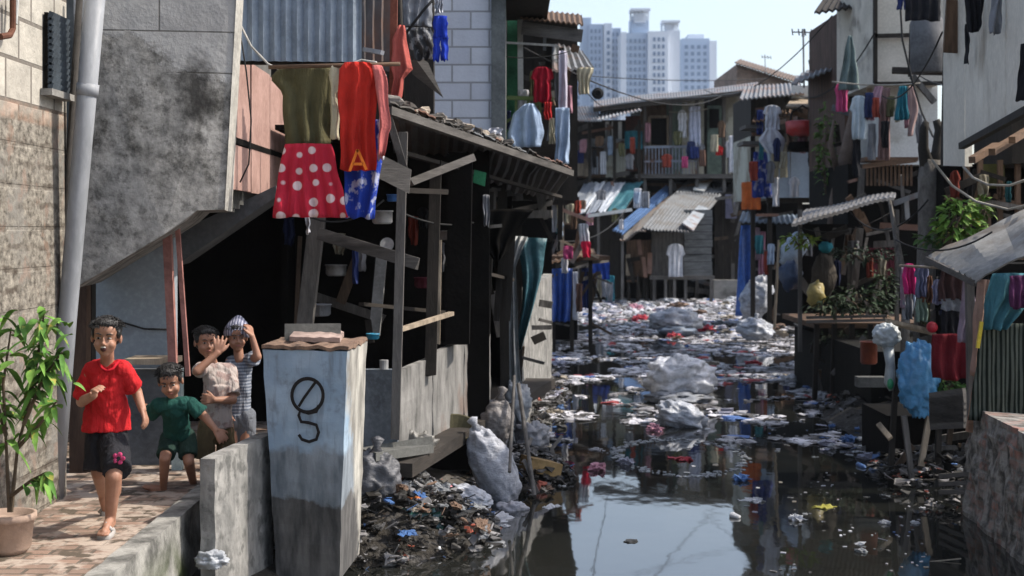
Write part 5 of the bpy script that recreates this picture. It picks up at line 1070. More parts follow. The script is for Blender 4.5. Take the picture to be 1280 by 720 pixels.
# singled-out pieces
for kind, col, x, y, s_, lb in (('plastic_bag', 'red', 686, 452, .12, 'bright red bag at the left bank waterline below the blue tarpaulin'), ('plastic_bag', 'red', 942, 455, .14, 'bright red bag floating alone before the right litter'),
    ('plastic_bag', 'pink', 818, 538, .11, 'pink bag floating left of the smaller grey-blue sack'), ('plastic_sheet', 'red', 852, 574, .14, 'dull red scrap floating inside the white scum ring'), ('plastic_bag', 'red', 800, 400, .26, 'red bag in the far litter left of the far pale blue sack'),
    ('plastic_bag', 'red', 883, 415, .24, 'red bag in the far litter right of the far pale blue sack'), ('plastic_bag', 'red', 842, 423, .2, 'red bag pressed against the far pale blue sack'), ('plastic_sheet', 'yellow', 1030, 634, .1, 'yellow-green wrapper on the dark water at the right'),
    ('bottle', 'blue', 1076, 584, .1, 'blue bottle floating below the right bank litter'), ('plastic_bag', 'white', 995, 650, .075, 'small white bag floating left of the yellow wrapper, nearest it'), ('cup', 'white', 921, 647, .07, 'white cup with a dark mouth floating in the middle of the dark reflection'),
    ('plastic_bag', 'lilac', 783, 580, .1, 'lilac bag floating at the top of the bright sky reflection'), ('plastic_bag', 'pink', 747, 587, .11, 'pinkish bag at the tip of the left bank litter'), ('foam_scrap', 'black', 790, 677, .07, 'dark scrap floating in the bright sky reflection'),
    ('foam_scrap', 'white', 1076, 680, .06, 'white scrap floating at the lower right, near the blue reflection'), ('stick', 'tan', 1180, 702, .09, 'pale stick floating at the lower right corner'), ('plastic_sheet', 'white', 940, 626, .1, 'white strip floating across the middle right reflections'),
    ('plastic_sheet', 'grey', 620, 682, .11, 'grey film floating by the near heap'), ('foam_scrap', 'white', 632, 658, .06, 'white foam piece floating right of the slumped sack'), ('foam_scrap', 'brown', 845, 384, .5, 'brown rounded lump in the farthest litter'), ('food_box', 'white', 1060, 550, .1, 'white food box at the right bank edge'),
    ('plastic_sheet', 'white', 690, 634, .09, 'white film at the left edge of the bright sky reflection'), ('plastic_bag', 'blue', 926, 600, .1, 'blue bag floating in the middle right of the canal')):
    litter(kind, col, wpt(x, y)+Vector((0, 0, .0)), s_, '', lb)
def inside(px, py, mrg=.15):
    p = wpt(px, py); return lerp_table(LB, p.y)+mrg < p.x < lerp_table(RB, p.y)-mrg
COLS = ['white']*12+['grey']*9+['lilac']*7+['tan']*4+['black']*3+['blue']*1+['brown']*2+['pink', 'red']
cnt = 0
while cnt < 215:                                            # dense far litter
    py = 376+rnd(0, 1)**1.6*150; px = rnd(680, 1030)
    if not inside(px, py): continue
    cl_ = noise.noise(Vector((px*.014, py*.07, 3)))
    if cl_ < (-.25 if py < 405 else -.02 if py < 440 else .08 if py < 480 else .16): continue
    if py > 440 and 905 < px < 945 and rnd(0, 1) < .7: continue
    d = dz(py); s_ = rnd(.03, .12)**1.0*(.7+d/26)
    zone = ('by the far stilt houses' if py < 395 else 'near the far blue sack' if py < 430 else 'behind the silvery sack' if py < 470 else 'around the silvery sack')+(', left side' if px < 790 else ', in midstream' if px < 900 else ', right side')
    litter(random.choices(['plastic_bag', 'plastic_sheet', 'bottle', 'food_box', 'cup', 'foam_scrap', 'stick'], [6, 4, 1, .7, .6, 5, 1])[0], random.choice(COLS), wpt(px, py), s_, zone); cnt += 1
cnt = 0
while cnt < 48:                                             # sparse near litter
    px = rnd(680, 1200); py = rnd(520, 715)
    if not inside(px, py, .25) or (690 < px < 990 and py > 590+max(0, px-760)*.35): continue
    litter(random.choices(['plastic_sheet', 'foam_scrap', 'stick', 'plastic_bag'], [3, 6, 2, 1])[0], random.choice(['white', 'grey', 'tan', 'tan', 'grey', 'lilac']), wpt(px, py), rnd(.02, .05), 'scattered on the dark near water'); cnt += 1
cnt = 0
while cnt < 24:                                             # right bank strip
    px = rnd(1022, 1100); py = 522+rnd(0, 1)*40+(px-1022)*.25
    litter(random.choice(['plastic_bag', 'foam_scrap', 'plastic_sheet', 'food_box']), random.choice(['white', 'white', 'lilac', 'grey', 'blue']), wpt(px, py)+Vector((0, 0, .02)), rnd(.04, .09), 'along the right bank below the terrace'); cnt += 1
def scatter_heap(c, rx, ry, h_, n, where, smin=.03, smax=.08):
    for i in range(n):
        a_ = rnd(0, 6.28); r = math.sqrt(rnd(0, 1)); x = math.cos(a_)*r; y = math.sin(a_)*r
        litter(random.choices(['plastic_bag', 'plastic_sheet', 'bottle', 'foam_scrap', 'stick', 'food_box', 'cup'], [3, 5, 1, 4, 3, .6, .5])[0], random.choice(['grey', 'black', 'white', 'brown', 'tan', 'grey', 'black', 'lilac', 'grey', 'black', 'brown', 'blue']), Vector(c)+Vector((x*rx, y*ry, h_*max(0, 1-r*r)**.7+.0)), rnd(smin, smax), where, tilt=.6)
scatter_heap((-.95, 10.2, .0), .9, 1.15, .42, 110, 'on the rubbish heap under the parapet', .035, .085)
scatter_heap((.02, 12.8, -.05), .52, .9, .22, 50, 'on the bank below the hanging plastic sheet', .035, .08)
scatter_heap((.45, 21, -.1), .4, 4, .2, 24, 'on the middle left bank', .05, .1)
scatter_heap((6.4, 28, -.05), 1.2, 5, .5, 30, 'on the far right bank', .07, .16)
scatter_heap((3.9, 12.2, .0), .45, 1.5, .2, 20, 'under the stick shelf on the right bank', .03, .07)
# fine litter nobody could count
m = MB()
for i in range(15000):
    py = 374+rnd(0, 1)**1.4*190; px = rnd(670, 1060)
    if not inside(px, py, -.05): continue
    nn = noise.noise(Vector((px*.014, py*.07, 3)))+.5*noise.noise(Vector((px*.05, py*.2, 8)))
    if nn < (-.6 if py < 405 else -.28 if py < 440 else -.08 if py < 480 else .14 if py < 530 else .3): continue
    p = wpt(px, py); s_ = rnd(.1, 1)**2*.075*(.6+p.y/30)+.008; k_ = rnd(0, 1)
    if k_ < .5: m.ball(p, (s_*rnd(.6, 1.3), s_*rnd(.5, 1), s_*rnd(.1, .45)), 6, 4, crumple=.8, seed=i)
    else:
        a_ = rnd(0, 6.28); q = [p+Vector((math.cos(a_+t_)*s_*rnd(.5, 1.5), math.sin(a_+t_)*s_*rnd(.5, 1.5), rnd(.002, .02))) for t_ in (0, 1.3, 2.7, 4.1, 5.2)]; m.prism(q, (0, 0, .006))
for i in range(420):
    px = rnd(690, 1210); py = rnd(520, 718)
    if not inside(px, py, .05) or (690 < px < 960 and py > 585+max(0, px-760)*.35) or noise.noise(Vector((px*.012, py*.02, 1))) < (.05 if px > 960 else .12) : continue
    p = wpt(px, py); s_ = rnd(.006, .02); m.box(p+Vector((0, 0, .003)), (s_*rnd(.6, 3), s_, s_*.3), rz=rnd(0, 3))
t = NT('mixed_litter'); v = t.n('ShaderNodeTexVoronoi'); v.inputs['Scale'].default_value = 4; t.l(t.coord(), v.inputs['Vector'])
hs = t.n('ShaderNodeSeparateColor'); t.l(v.outputs['Color'], hs.inputs[0]); c = t.mix(t.ramp(hs.outputs[0], .1, .9), (.07, .065, .06), (.62, .61, .65)); c = t.mix(t.ramp(hs.outputs[1], .965, .97), c, (.4, .08, .08)); c = t.mix(t.ramp(hs.outputs[2], .96, .965), c, (.08, .15, .35))
o = m.build('floating_litter', t.finish(c, .6), origin=(3, 25, 0)); tag(o, 'fine floating litter covering the far half of the canal', 'litter', kind='stuff')
# scum ring of foam in midstream
m = MB(); rc = wpt(850, 570)
for i in range(260):
    a_ = rnd(0, 6.28); p = rc+Vector((math.cos(a_)*.62, math.sin(a_)*1.1, 0))+Vector((rnd(-.05, .05), rnd(-.12, .12), .004)); s_ = rnd(.008, .03); m.box(p, (s_*rnd(1, 2), s_*rnd(1, 2), .006), rz=rnd(0, 3))
tag(m.build('scum_ring', LITM['grey']), 'ring of pale scum floating in midstream', 'scum', kind='stuff')
# hay-like debris under shack and hanging bits
for i, (x, y, d) in enumerate(((640, 560, 12.2), (655, 575, 12), (690, 560, 13), (702, 545, 13.6), (664, 548, 12.8))):
    tag(MB().bar(P(x, y, d), P(x+rnd(-25, 25), y+rnd(20, 45), d-.2), .03).build('stick', GREYWOOD), 'grey stick slanting on the bank below the hanging plastic sheet', 'stick', 'slanting bank sticks')

# fine rubbish on the heaps, boards, wires and more washing
def heap_stuff(label, c, rx, ry, h_, n, mt, big=.06):
    m = MB()
    for i in range(n):
        a_ = rnd(0, 6.28); r_ = math.sqrt(rnd(0, 1)); p = Vector(c)+Vector((math.cos(a_)*r_*rx, math.sin(a_)*r_*ry, h_*max(0, 1-r_*r_)**.7*rnd(.6, 1.25))); s_ = rnd(.15, 1)**2*big+.006
        if i % 3 == 0: m.ball(p, (s_, s_*rnd(.5, 1), s_*rnd(.3, .7)), 7, 5, crumple=.9, seed=i)
        elif i % 3 == 1: m.prism([p+Vector((math.cos(a_+t_)*s_*rnd(.5, 1.5), math.sin(a_+t_)*s_*rnd(.5, 1.5), s_*rnd(-.6, .6))) for t_ in (0, 1.3, 2.7, 4.1, 5.2)], (0, 0, .006))
        else: m.bar(p, p+Vector((rnd(-1, 1), rnd(-1, 1), rnd(-.3, .6)))*s_*2.5, s_*.12+.002)
    return tag(m.build('rubbish', mt, origin=c), label, 'rubbish', kind='stuff')
def speckled(name, lo, hi):
    t = NT(name); v = t.n('ShaderNodeTexVoronoi'); v.inputs['Scale'].default_value = 9; t.l(t.coord(), v.inputs['Vector']); hs = t.n('ShaderNodeSeparateColor'); t.l(v.outputs['Color'], hs.inputs[0])
    c = t.mix(t.math('POWER', hs.outputs[0], 4.2), lo, hi); c = t.mix(t.ramp(hs.outputs[1], .975, .98), c, (.3, .08, .05)); c = t.mix(t.ramp(hs.outputs[2], .97, .975), c, (.06, .12, .25)); return t.finish(c, .6)
HST = speckled('heap_rubbish', (.016, .014, .011), (.26, .25, .25))
heap_stuff('matted small rubbish covering the heap below the parapet', (-1.0, 10.35, -.05), .92, 1.1, .42, 1700, HST)
heap_stuff('matted small rubbish on the bank below the hanging plastic', (.0, 12.9, -.04), .58, .95, .25, 800, HST)
heap_stuff('small rubbish along the middle left bank', (.35, 20, -.05), .45, 5, .2, 700, HST, .08)
heap_stuff('small rubbish on the right bank below the terrace', (5.0, 17, -.02), 1.3, 2.4, .3, 900, HST, .07)
heap_stuff('small rubbish at the foot of the stick shelf', (3.9, 12.4, -.02), .7, 1.6, .25, 600, HST)
def boards(parent, x0, y0, x1, y1, d0, d1, n, mats, w=(.03, .1), ang=.25, name='board'):
    for i in range(n):
        d = rnd(d0, d1); x = rnd(x0, x1); y = rnd(y0, y1); ln = rnd(.25, .9)*(min(x1-x0, y1-y0)); a_ = (0 if rnd(0, 1) < .45 else math.pi/2)+random.gauss(0, ang)
        dx, dy = math.cos(a_)*ln/2, math.sin(a_)*ln/2; xa, xb = max(x0, x-dx), min(x1, x+dx); ya, yb = max(y0, min(y1, y-dy)), max(y0, min(y1, y+dy))
        if abs(xa-xb)+abs(ya-yb) < 4: continue
        MB().bar(P(xa, ya, d), P(xb, yb, d+rnd(-.1, .1)), rnd(*w), rnd(.02, .04), rag=.01).build(name, random.choice(mats), parent)
TH = {o.get('label', ''): o for o in C.objects if o.type == 'EMPTY'}
def find(k): return next(o for l_, o in TH.items() if k in l_)
DM = [DARKWOOD, GREYWOOD, DARKWOOD, wood((.17, .155, .14), 'mid_wood'), wood((.12, .085, .06), 'brown_dark_wood'), GREYWOOD]
FM = [GREYWOOD, BROWNWOOD, DARKWOOD, DARKWOOD, RUST, ZINCD, GREYWOOD]
sh_ = find('dark open timber shack')
boards(sh_, 345, 265, 480, 425, 12.2, 15, 26, DM, (.03, .1)); boards(sh_, 505, 215, 628, 420, 12.5, 15.5, 34, DM, (.03, .12)); boards(sh_, 600, 215, 690, 300, 14.5, 15.8, 12, DM, (.03, .1))
boards(find('tall brown timber and white board'), 1060, 210, 1175, 290, 21.6, 22.8, 16, FM, (.04, .12)); boards(find('tall brown timber and white board'), 1040, 85, 1092, 200, 24, 24.8, 10, FM, (.05, .14))
boards(find('dark roofed terrace'), 1000, 285, 1120, 395, 20.3, 21.8, 24, DM+[GREYWOOD], (.03, .12)); boards(find('dark roofed terrace'), 1018, 410, 1108, 490, 18.7, 19.6, 18, DM, (.03, .08))
boards(find('overhanging house of pale'), 1182, 212, 1280, 330, 14.2, 15.4, 18, DM+[BROWNWOOD], (.03, .09)); boards(find('rough stick shelf'), 1112, 525, 1225, 610, 12.6, 13.3, 16, DM+[GREYWOOD], (.02, .07)); boards(find('pale corrugated awning over'), 1150, 345, 1230, 520, 13.2, 14.2, 16, DM, (.03, .09))
boards(find('tall dark timber house'), 893, 235, 930, 345, 46.5, 47.2, 8, DM+[GREYWOOD], (.06, .2)); boards(find('long two-storey'), 802, 225, 944, 372, 46.8, 49.7, 26, FM, (.06, .2)); boards(find('tin-roofed timber house'), 702, 225, 800, 300, 46.5, 49, 14, FM, (.06, .2))
boards(find('tin-roofed timber house'), 706, 155, 798, 220, 47.4, 47.6, 14, FM, (.06, .22)); boards(find('narrow brown shack'), 783, 300, 816, 376, 44.6, 45, 8, FM, (.05, .15)); boards(find('pale blue-grey box hut'), 940, 120, 1040, 190, 29.5, 31.5, 20, FM, (.05, .18)); boards(find('pale blue-grey box hut'), 945, 252, 1000, 400, 30, 32.5, 16, FM, (.04, .14))
boards(find('low hut of poles'), 684, 240, 724, 335, 24.5, 27, 20, FM, (.03, .1)); boards(find('low hut of poles'), 686, 340, 765, 425, 25.5, 27.3, 12, DM, (.03, .08)); boards(find('narrow timber house with a green post'), 650, 40, 722, 200, 18.5, 20.2, 16, FM, (.04, .12)); boards(find('grey board and concrete wall'), 640, 300, 690, 470, 15.3, 18, 10, DM+[GREYWOOD], (.03, .1))
zones = [('on the far veranda wall', 'far', 808, 150, 940, 205, 47.1, 9, 9, 22), ('at the far left stilt house', 'far', 706, 168, 800, 205, 46.6, 9, 9, 20), ('below the far veranda', 'far', 705, 232, 800, 300, 43.3, 7, 9, 18),
    ('beside the blue-grey hut', 'mid', 940, 150, 1035, 235, 28.6, 11, 9, 26), ('below the hut canopy', 'mid', 945, 290, 1000, 370, 30.2, 7, 10, 26), ('along the right balcony', 'mid', 1082, 112, 1150, 170, 20.4, 7, 10, 34), ('under the terrace roof', 'mid', 1005, 285, 1110, 345, 20.0, 7, 11, 30),
    ('on the left bank hut', 'mid', 684, 240, 724, 335, 24.4, 8, 8, 24), ('on the lower left bank hut', 'mid', 714, 330, 768, 370, 27.0, 5, 9, 30), ('on the left balcony', 'near', 632, 70, 716, 170, 17.8, 6, 10, 34), ('inside the dark shack', 'near', 505, 225, 620, 330, 12.4, 7, 12, 40), ('inside the shack, left of the grey post', 'near', 350, 270, 470, 340, 12.0, 4, 12, 36),
    ('on the right washing rod', 'near', 1135, 345, 1215, 385, 12.7, 8, 11, 40), ('under the pale board house', 'near', 1180, 212, 1275, 250, 14.1, 5, 10, 34)]
CN = [('white', (.5, .5, .53)), ('pale blue', (.3, .38, .5)), ('navy', (.03, .04, .1)), ('rust red', (.3, .06, .04)), ('cream', (.42, .38, .28)), ('grey', (.2, .2, .21)), ('teal', (.04, .17, .2)), ('black', (.02, .02, .022)), ('dusty pink', (.38, .2, .24)), ('olive', (.12, .12, .06)), ('brown', (.14, .09, .06))]
for where, _k, x0, y0, x1, y1, d, n, w_, h_ in zones:
    order = CN[:]; random.shuffle(order)
    dark = 'inside' in where or 'under' in where  # sheltered washing gets its shade put into the fabric colour
    for i in range(n):
        cn, c = order[i]; x = x0+(x1-x0)*(i+rnd(.1, .9))/n; y = rnd(y0, max(y0+1, y1-h_*.5)); ww_ = w_*rnd(.6, 1.3); hh_ = h_*rnd(.6, 1.2); kd = random.choice(('cloth', 'cloth', 'shirt', 'towel'))
        rows = tee(x-ww_*.7, y, x+ww_*.7, y+hh_) if kd == 'shirt' else [(y, x-ww_/2, x+ww_/2), (y+hh_*.5, x-ww_*.55, x+ww_*.5), (y+hh_, x-ww_*rnd(.3, .6), x+ww_*rnd(.3, .6))]
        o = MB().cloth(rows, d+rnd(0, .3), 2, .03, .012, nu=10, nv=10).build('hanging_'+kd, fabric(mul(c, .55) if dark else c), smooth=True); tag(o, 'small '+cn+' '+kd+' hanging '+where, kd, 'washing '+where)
for lb, a, b, sg, r_ in (('cable sagging from the block house to the far veranda', (655, 60, 17), (905, 118, 46), .5, .012), ('cable from the right eave down to the far roof', (1040, 20, 23), (880, 112, 45), .6, .012), ('upper cable from the balcony house to the far left roof', (700, 60, 18), (760, 132, 45), .25, .012),
    ('cable looping between the right house and the blue-grey hut', (1094, 40, 21.5), (1000, 120, 29), .35, .012), ('cable crossing the right white boards to the forked trunk', (1178, 40, 15), (1100, 118, 21), .3, .01), ('cable hanging between the terrace and the forked trunk', (1160, 250, 15.5), (1060, 262, 19), .3, .01),
    ('cable slanting over the pale board house to the tank', (1290, 60, 11), (1150, 95, 20), .2, .01), ('string drooping between terrace posts', (1000, 285, 18.4), (1118, 262, 19), .15, .006), ('string of the left balcony laundry', (628, 70, 17.3), (712, 64, 17.4), .05, .006),
    ('cable looping down inside the dark shack doorway', (345, 240, 10.9), (480, 250, 11), .2, .008), ('cable crossing the shack posts', (500, 265, 10.6), (630, 262, 13.6), .12, .008), ('thin cable above the right washing', (1120, 300, 12.8), (1240, 290, 11.3), .12, .008), ('cable over the lower left bank hut', (690, 300, 24.2), (790, 250, 42), .4, .012)):
    line(lb, [P(*a), P(*b)], r_, WIRE, sag=sg, name='cable', cat='cable')
bush('terrace_plant', 'dark tangle of creepers under the terrace deck', 'plant', P(1060, 425, 18.9), (.45, .2, .12), 260, .07, (.025, .045, .02))
bush('terrace_plant', 'dark green creeper at the right end of the terrace', 'plant', P(1105, 365, 18.8), (.18, .15, .35), 220, .08, (.03, .06, .02))
for i, (x, y, d, sx, sz_, c, lb) in enumerate(((606, 655, 10.9, .2, .08, (.45, .46, .5), 'long pale plastic bag at the waterline under the slumped sack'), (560, 668, 10.2, .13, .1, (.12, .12, .13), 'dark bag at the near edge of the heap'), (522, 560, 10.9, .14, .12, (.2, .19, .17), 'grey-brown bundle wedged below the parapet ledge'),
    (640, 640, 11.3, .12, .08, (.4, .4, .44), 'crumpled film below the leaning grey poles'), (690, 590, 13, .14, .09, (.1, .1, .1), 'black bag at the tip of the left bank litter'), (665, 545, 13.2, .15, .12, (.28, .28, .3), 'grey film bundled behind the leaning poles'), (480, 655, 9.9, .12, .08, (.2, .15, .1), 'brown bag beside the concrete block foot'),
    (648, 505, 13.8, .12, .2, (.4, .41, .43), 'cloudy plastic bundle hanging by the grey sacks'), (545, 640, 10.5, .12, .07, (.5, .5, .52), 'white film on the heap beside the orange wrapper'))):
    c_ = P(x, y, d); tag(crinkle(MB().ball(c_, (sx, sx*.8, sz_), 40, 28, crumple=.4, freq=2.5, seed=i+70), c_, .06, 10).build('plastic_bag', plastic(c), smooth=True), lb, 'plastic bag')

# ================================================================ PEOPLE
def capsule(m, a, b, ra, rb, n=14):
    a = Vector(a); b = Vector(b); m.ball(a, ra, n, 9); m.ball(b, rb, n, 9)
    m.tube([a, b], [ra, rb], n)
def fused(parts, name, mat, parent, voxel=.006, smooth=3, disp=None):
    me = bpy.data.meshes.new('tmp'); me.from_pydata(parts.v, [], parts.f); bm = bmesh.new(); bm.from_mesh(me); bmesh.ops.recalc_face_normals(bm, faces=bm.faces); bm.to_mesh(me); bm.free()
    o = bpy.data.objects.new('tmp', me); C.objects.link(o)
    r = o.modifiers.new('r', 'REMESH'); r.mode = 'VOXEL'; r.voxel_size = voxel; r.use_smooth_shade = True
    s_ = o.modifiers.new('s', 'SMOOTH'); s_.factor = .5; s_.iterations = smooth
    dg = bpy.context.evaluated_depsgraph_get(); dg.update(); e = o.evaluated_get(dg); nm = bpy.data.meshes.new_from_object(e); bpy.data.objects.remove(o)
    off = wloc(parent)
    if disp:
        nrm = [v.normal.copy() for v in nm.vertices]
        for v, n_ in zip(nm.vertices, nrm): v.co += n_*disp(v.co)
    for v in nm.vertices: v.co -= off
    nm.materials.clear(); nm.materials.append(mat)
    for p in nm.polygons: p.use_smooth = True
    nm.name = name; ob = bpy.data.objects.new(name, nm); C.objects.link(ob); ob.parent = parent; return ob
SKIN = NT('warm_brown_skin'); _n = SKIN.noise(12, 4); SKIN.b.inputs['Subsurface Weight'].default_value = .08; SKIN.b.inputs['Subsurface Radius'].default_value = (.02, .008, .004)
SKIN = SKIN.finish(SKIN.mix(SKIN.ramp(_n, .3, .7), (.27, .13, .08), (.36, .19, .125)), .55, SKIN.noise(60, 4), .1, .003, .4)
HAIR = rough_mat('black_hair', (.012, .01, .009), (.004, .004, .004), 30, (1, 1, .3), .45, 1, .01, fine=120, spec=.5)
EYEW = NT('eye_white').finish((.3, .27, .24), .4); EYEB = NT('dark_iris').finish((.01, .006, .004), .15); MOUTH = NT('open_mouth').finish((.05, .012, .012), .5); LIPS = NT('lips').finish((.25, .09, .075), .5)
TEETH = NT('teeth').finish((.6, .58, .52), .3)
def hand(m, wrist, d, palm, L=.12, curl=.5, spread=.25, side=1):      # d: finger direction, palm: palm normal
    d = Vector(d).normalized(); pn = Vector(palm); pn = (pn-d*pn.dot(d)).normalized(); s_ = d.cross(pn)*side; w = Vector(wrist); r0 = L*.095
    pc_ = w+d*L*.28
    for k in range(4): capsule(m, w+s_*(k-1.5)*L*.08, w+d*L*.48+s_*(k-1.5)*L*.16, L*.11, L*.095, 8)
    for k, ln in enumerate((.42, .5, .47, .36)):
        p = w+d*L*.48+s_*(k-1.5)*L*.17; dd = (d+s_*(k-1.5)*spread*.5).normalized()
        for j in range(3):
            dd = (dd*math.cos(curl*.8)+pn*math.sin(curl*.8)).normalized(); q = p+dd*L*ln*(.42, .32, .26)[j]; capsule(m, p, q, r0*(1-.12*j), r0*(.9-.12*j), 8); p = q
    p = w+d*L*.12-s_*L*.2; dd = (d*.7-s_*.8+pn*.2).normalized()
    for j in range(3): q = p+dd*L*(.2, .2, .16)[j]; capsule(m, p, q, r0*1.15*(1-.1*j), r0*(1-.1*j), 8); p = q; dd = (dd+d*.4+pn*.15).normalized()
def head_prims(m, c, rm, k):
    T = lambda x, y, z: c+rm @ (Vector((x, y, z))*k)
    def B(x, y, z, r, n=16): m.ball(T(x, y, z), Vector(r)*k, n, 12, rm)
    B(0, .012, .028, (.073, .088, .078), 22); B(0, -.022, -.035, (.058, .062, .058), 20); B(0, -.04, -.076, (.03, .032, .024)); B(0, -.045, .045, (.058, .04, .04))
    for s_ in (-1, 1):
        B(s_*.034, -.052, -.03, (.024, .026, .024)); B(s_*.076, .006, -.006, (.009, .018, .027)); B(s_*.028, -.072, .027, (.022, .012, .007)); B(s_*.009, -.092, -.025, (.008, .008, .006))
    B(0, -.085, -.006, (.008, .012, .022)); B(0, -.096, -.019, (.0095, .011, .009))
def head_parts(c, rm, k, root, mouth='open', eyes=True):
    T = lambda x, y, z: c+rm @ (Vector((x, y, z))*k)
    for s_ in (-1, 1):
        if eyes:
            e = MB().ball(T(s_*.029, -.073, .007), Vector((.012, .008, .0055))*k, 12, 8, rm).build('eye', EYEW, root, True)
            MB().ball(T(s_*.029, -.079, .007), Vector((.006, .004, .006))*k, 10, 8, rm).build('iris', EYEB, e, True)
        MB().tube([T(s_*.013, -.085, .026), T(s_*.03, -.086, .034), T(s_*.048, -.072, .028)], [.003*k, .004*k, .002*k], 6).build('eyebrow', HAIR, root, True)
    if mouth == 'open':
        mo = MB().ball(T(0, -.08, -.052), Vector((.016, .012, .014))*k, 14, 10, rm).build('mouth', MOUTH, root, True)
        MB().ball(T(0, -.088, -.04), Vector((.014, .006, .004))*k, 10, 6, rm).build('teeth', TEETH, mo, True)
    elif mouth: MB().ball(T(0, -.078, -.05), Vector((.02, .009, .006))*k, 12, 8, rm).build('mouth', LIPS, root, True)
    hm = MB(); hm.ball(T(0, .022, .05), Vector((.0805, .089, .072))*k, 40, 28, rm, .05, 5, c.x*9); hm.ball(T(0, -.028, .078), Vector((.058, .045, .034))*k, 30, 18, rm, .18, 7, c.x*5)
    hm.ball(T(0, .05, .0), Vector((.07, .054, .062))*k, 30, 20, rm, .06, 6, 2)
    for s_ in (-1, 1): hm.ball(T(s_*.066, -.01, .028), Vector((.015, .03, .03))*k, 16, 10, rm, .1, 6, 2)
    for i in range(420):
        a_ = rnd(0, 6.28); th = rnd(.05, 1.3); v = Vector((math.sin(th)*math.cos(a_), math.sin(th)*math.sin(a_), math.cos(th)))
        p = T(v.x*.078, .022+v.y*.086, .045+v.z*.072); dn = Vector((v.x*1.1+rnd(-.3, .3), v.y*1.1-.5+rnd(-.3, .2), -.75+rnd(-.2, .3)))*.026
        dn *= .7; q = T(v.x*.086+dn.x, .02+v.y*.096+dn.y, .05+v.z*.082+dn.z); hm.tube([p, p.lerp(q, .6), q], [.0035*k, .003*k, .001*k], 4)
    hm.build('hair', HAIR, root, True)
def euler(rx, ry, rz): return Matrix.Rotation(R(rz), 3, 'Z') @ Matrix.Rotation(R(ry), 3, 'Y') @ Matrix.Rotation(R(rx), 3, 'X')
def limb(m, pts, rs, n=14):
    for i in range(len(pts)-1): capsule(m, pts[i], pts[i+1], rs[i], rs[i+1], n)
def sleeve(m, a, b, ra, rb, n=18):
    m.ball(a, ra, n, 10); m.tube([a, b], [ra, rb], n)
def torso(m, sL, sR, hL, hR, k, pad=0, chest=1.0):           # shoulders and hips; returns nothing
    sL, sR, hL, hR = map(Vector, (sL, sR, hL, hR)); cs = (sL+sR)/2; ch = (hL+hR)/2; ax = (sR-sL).normalized(); up = (cs-ch).normalized(); fw = ax.cross(up).normalized()
    rm = Matrix((ax, -fw, up)).transposed()
    H_ = (cs-ch).length
    for t_ in (.18, .32, .46, .6, .74, .88): m.ball(cs.lerp(ch, t_), Vector(((.098-.014*math.sin(t_*3))*k+pad, (.07-.006*t_)*k+pad, H_*.24)), 22, 16, rm)
    m.ball(ch, Vector((.092*k+pad, .072*k+pad, .085*k)), 22, 14, rm)
    capsule(m, sL.lerp(cs, .25), sR.lerp(cs, .25), .04*k+pad, .04*k+pad); return rm
def foot(m, ank, toe, k=1):
    ank = Vector(ank); toe = Vector(toe); heel = ank+(ank-toe).normalized()*.02*k-Vector((0, 0, .035*k))
    capsule(m, ank, heel, .028*k, .026*k, 10); capsule(m, ank, toe.lerp(ank, .35), .026*k, .024*k, 10); capsule(m, heel, toe, .026*k, .02*k, 10); s_ = (toe-ank).cross(Vector((0, 0, 1))).normalized()
    for j in range(5): capsule(m, toe.lerp(heel, .1)+s_*(j-2)*.012*k, toe+(toe-heel).normalized()*(.03-.005*abs(j-1.2))*k+s_*(j-2)*.013*k-Vector((0, 0, .006)), .011*k, .008*k, 8)
def crease(a=.006, f=11): return lambda p: -a*.5*(1-min(1, abs(noise.noise(Vector((p.x*17, p.y*17, p.z*9))))*4))**2+a*noise.noise(Vector((p.x*f, p.y*f, p.z*f*.8)))+a*.5*noise.noise(p*f*2.3)

# --- boy in red, running towards the camera
r = thing('person', (P(133, 600, 7.9).x, 7.9, .53), 'boy in a bright red T-shirt and black shorts, running with his mouth open', 'person')
Q = lambda x, y, o=0: P(x, y, 7.9+o)
hc = Q(133, 422, -.1); hr = euler(4, 3, 6); b = MB(); head_prims(b, hc, hr, 1.0)
sL, sR, hL, hR = Q(114, 462), Q(153, 460), Q(122, 543, .13), Q(145, 543, .11)
neck = Q(134, 449, -.02); limb(b, [hc+Vector((0, .02, -.03)), neck, Q(134, 470, .02)], [.036, .038, .05]); torso(b, sL.lerp(sR, .06), sR.lerp(sL, .06), hL, hR, .82)
eL, wL = Q(102, 502, .06), Q(117, 494, -.22); limb(b, [sL, eL, wL], [.042, .032, .022]); hand(b, wL, (.35, -.5, .75), (.7, -.3, -.3), .105, 1.1, side=1)
eR, wR = Q(171, 490, .1), Q(178, 512, .02); limb(b, [sR, eR, wR], [.042, .031, .022]); hand(b, wR, (.35, -.15, -.9), (-.6, 0, -.2), .115, .45, side=-1)
kF, aF = Q(142, 596, -.12), Q(138, 648, -.05); limb(b, [hR, kF, aF], [.062, .046, .029]); limb(b, [kF+Vector((0, .01, -.02)), kF.lerp(aF, .35)+Vector((0, .02, 0))], [.042, .043])
foot(b, aF, Vector((aF.x, aF.y-.13, .57)))
kB, aB = Q(124, 590, .08), Q(129, 618, .42); limb(b, [hL, kB, aB], [.062, .046, .03]); foot(b, aB, aB+Vector((.0, .06, -.12)))
fused(b, 'body', SKIN, r, .0052)
head_parts(hc, hr, 1.0, r, 'open')
s_ = MB(); torso(s_, sL, sR, hL.lerp(sL, .22), hR.lerp(sR, .22), 1.0, .014); s_.lathe((Q(133, 538, .1)), [(.142, 0), (.125, .12), (.1, .26), (.05, .3)], 22, (0, 0, 1), .72)
sleeve(s_, sL, sL.lerp(eL, .85), .047, .063); sleeve(s_, sR, sR.lerp(eR, .8), .047, .06)
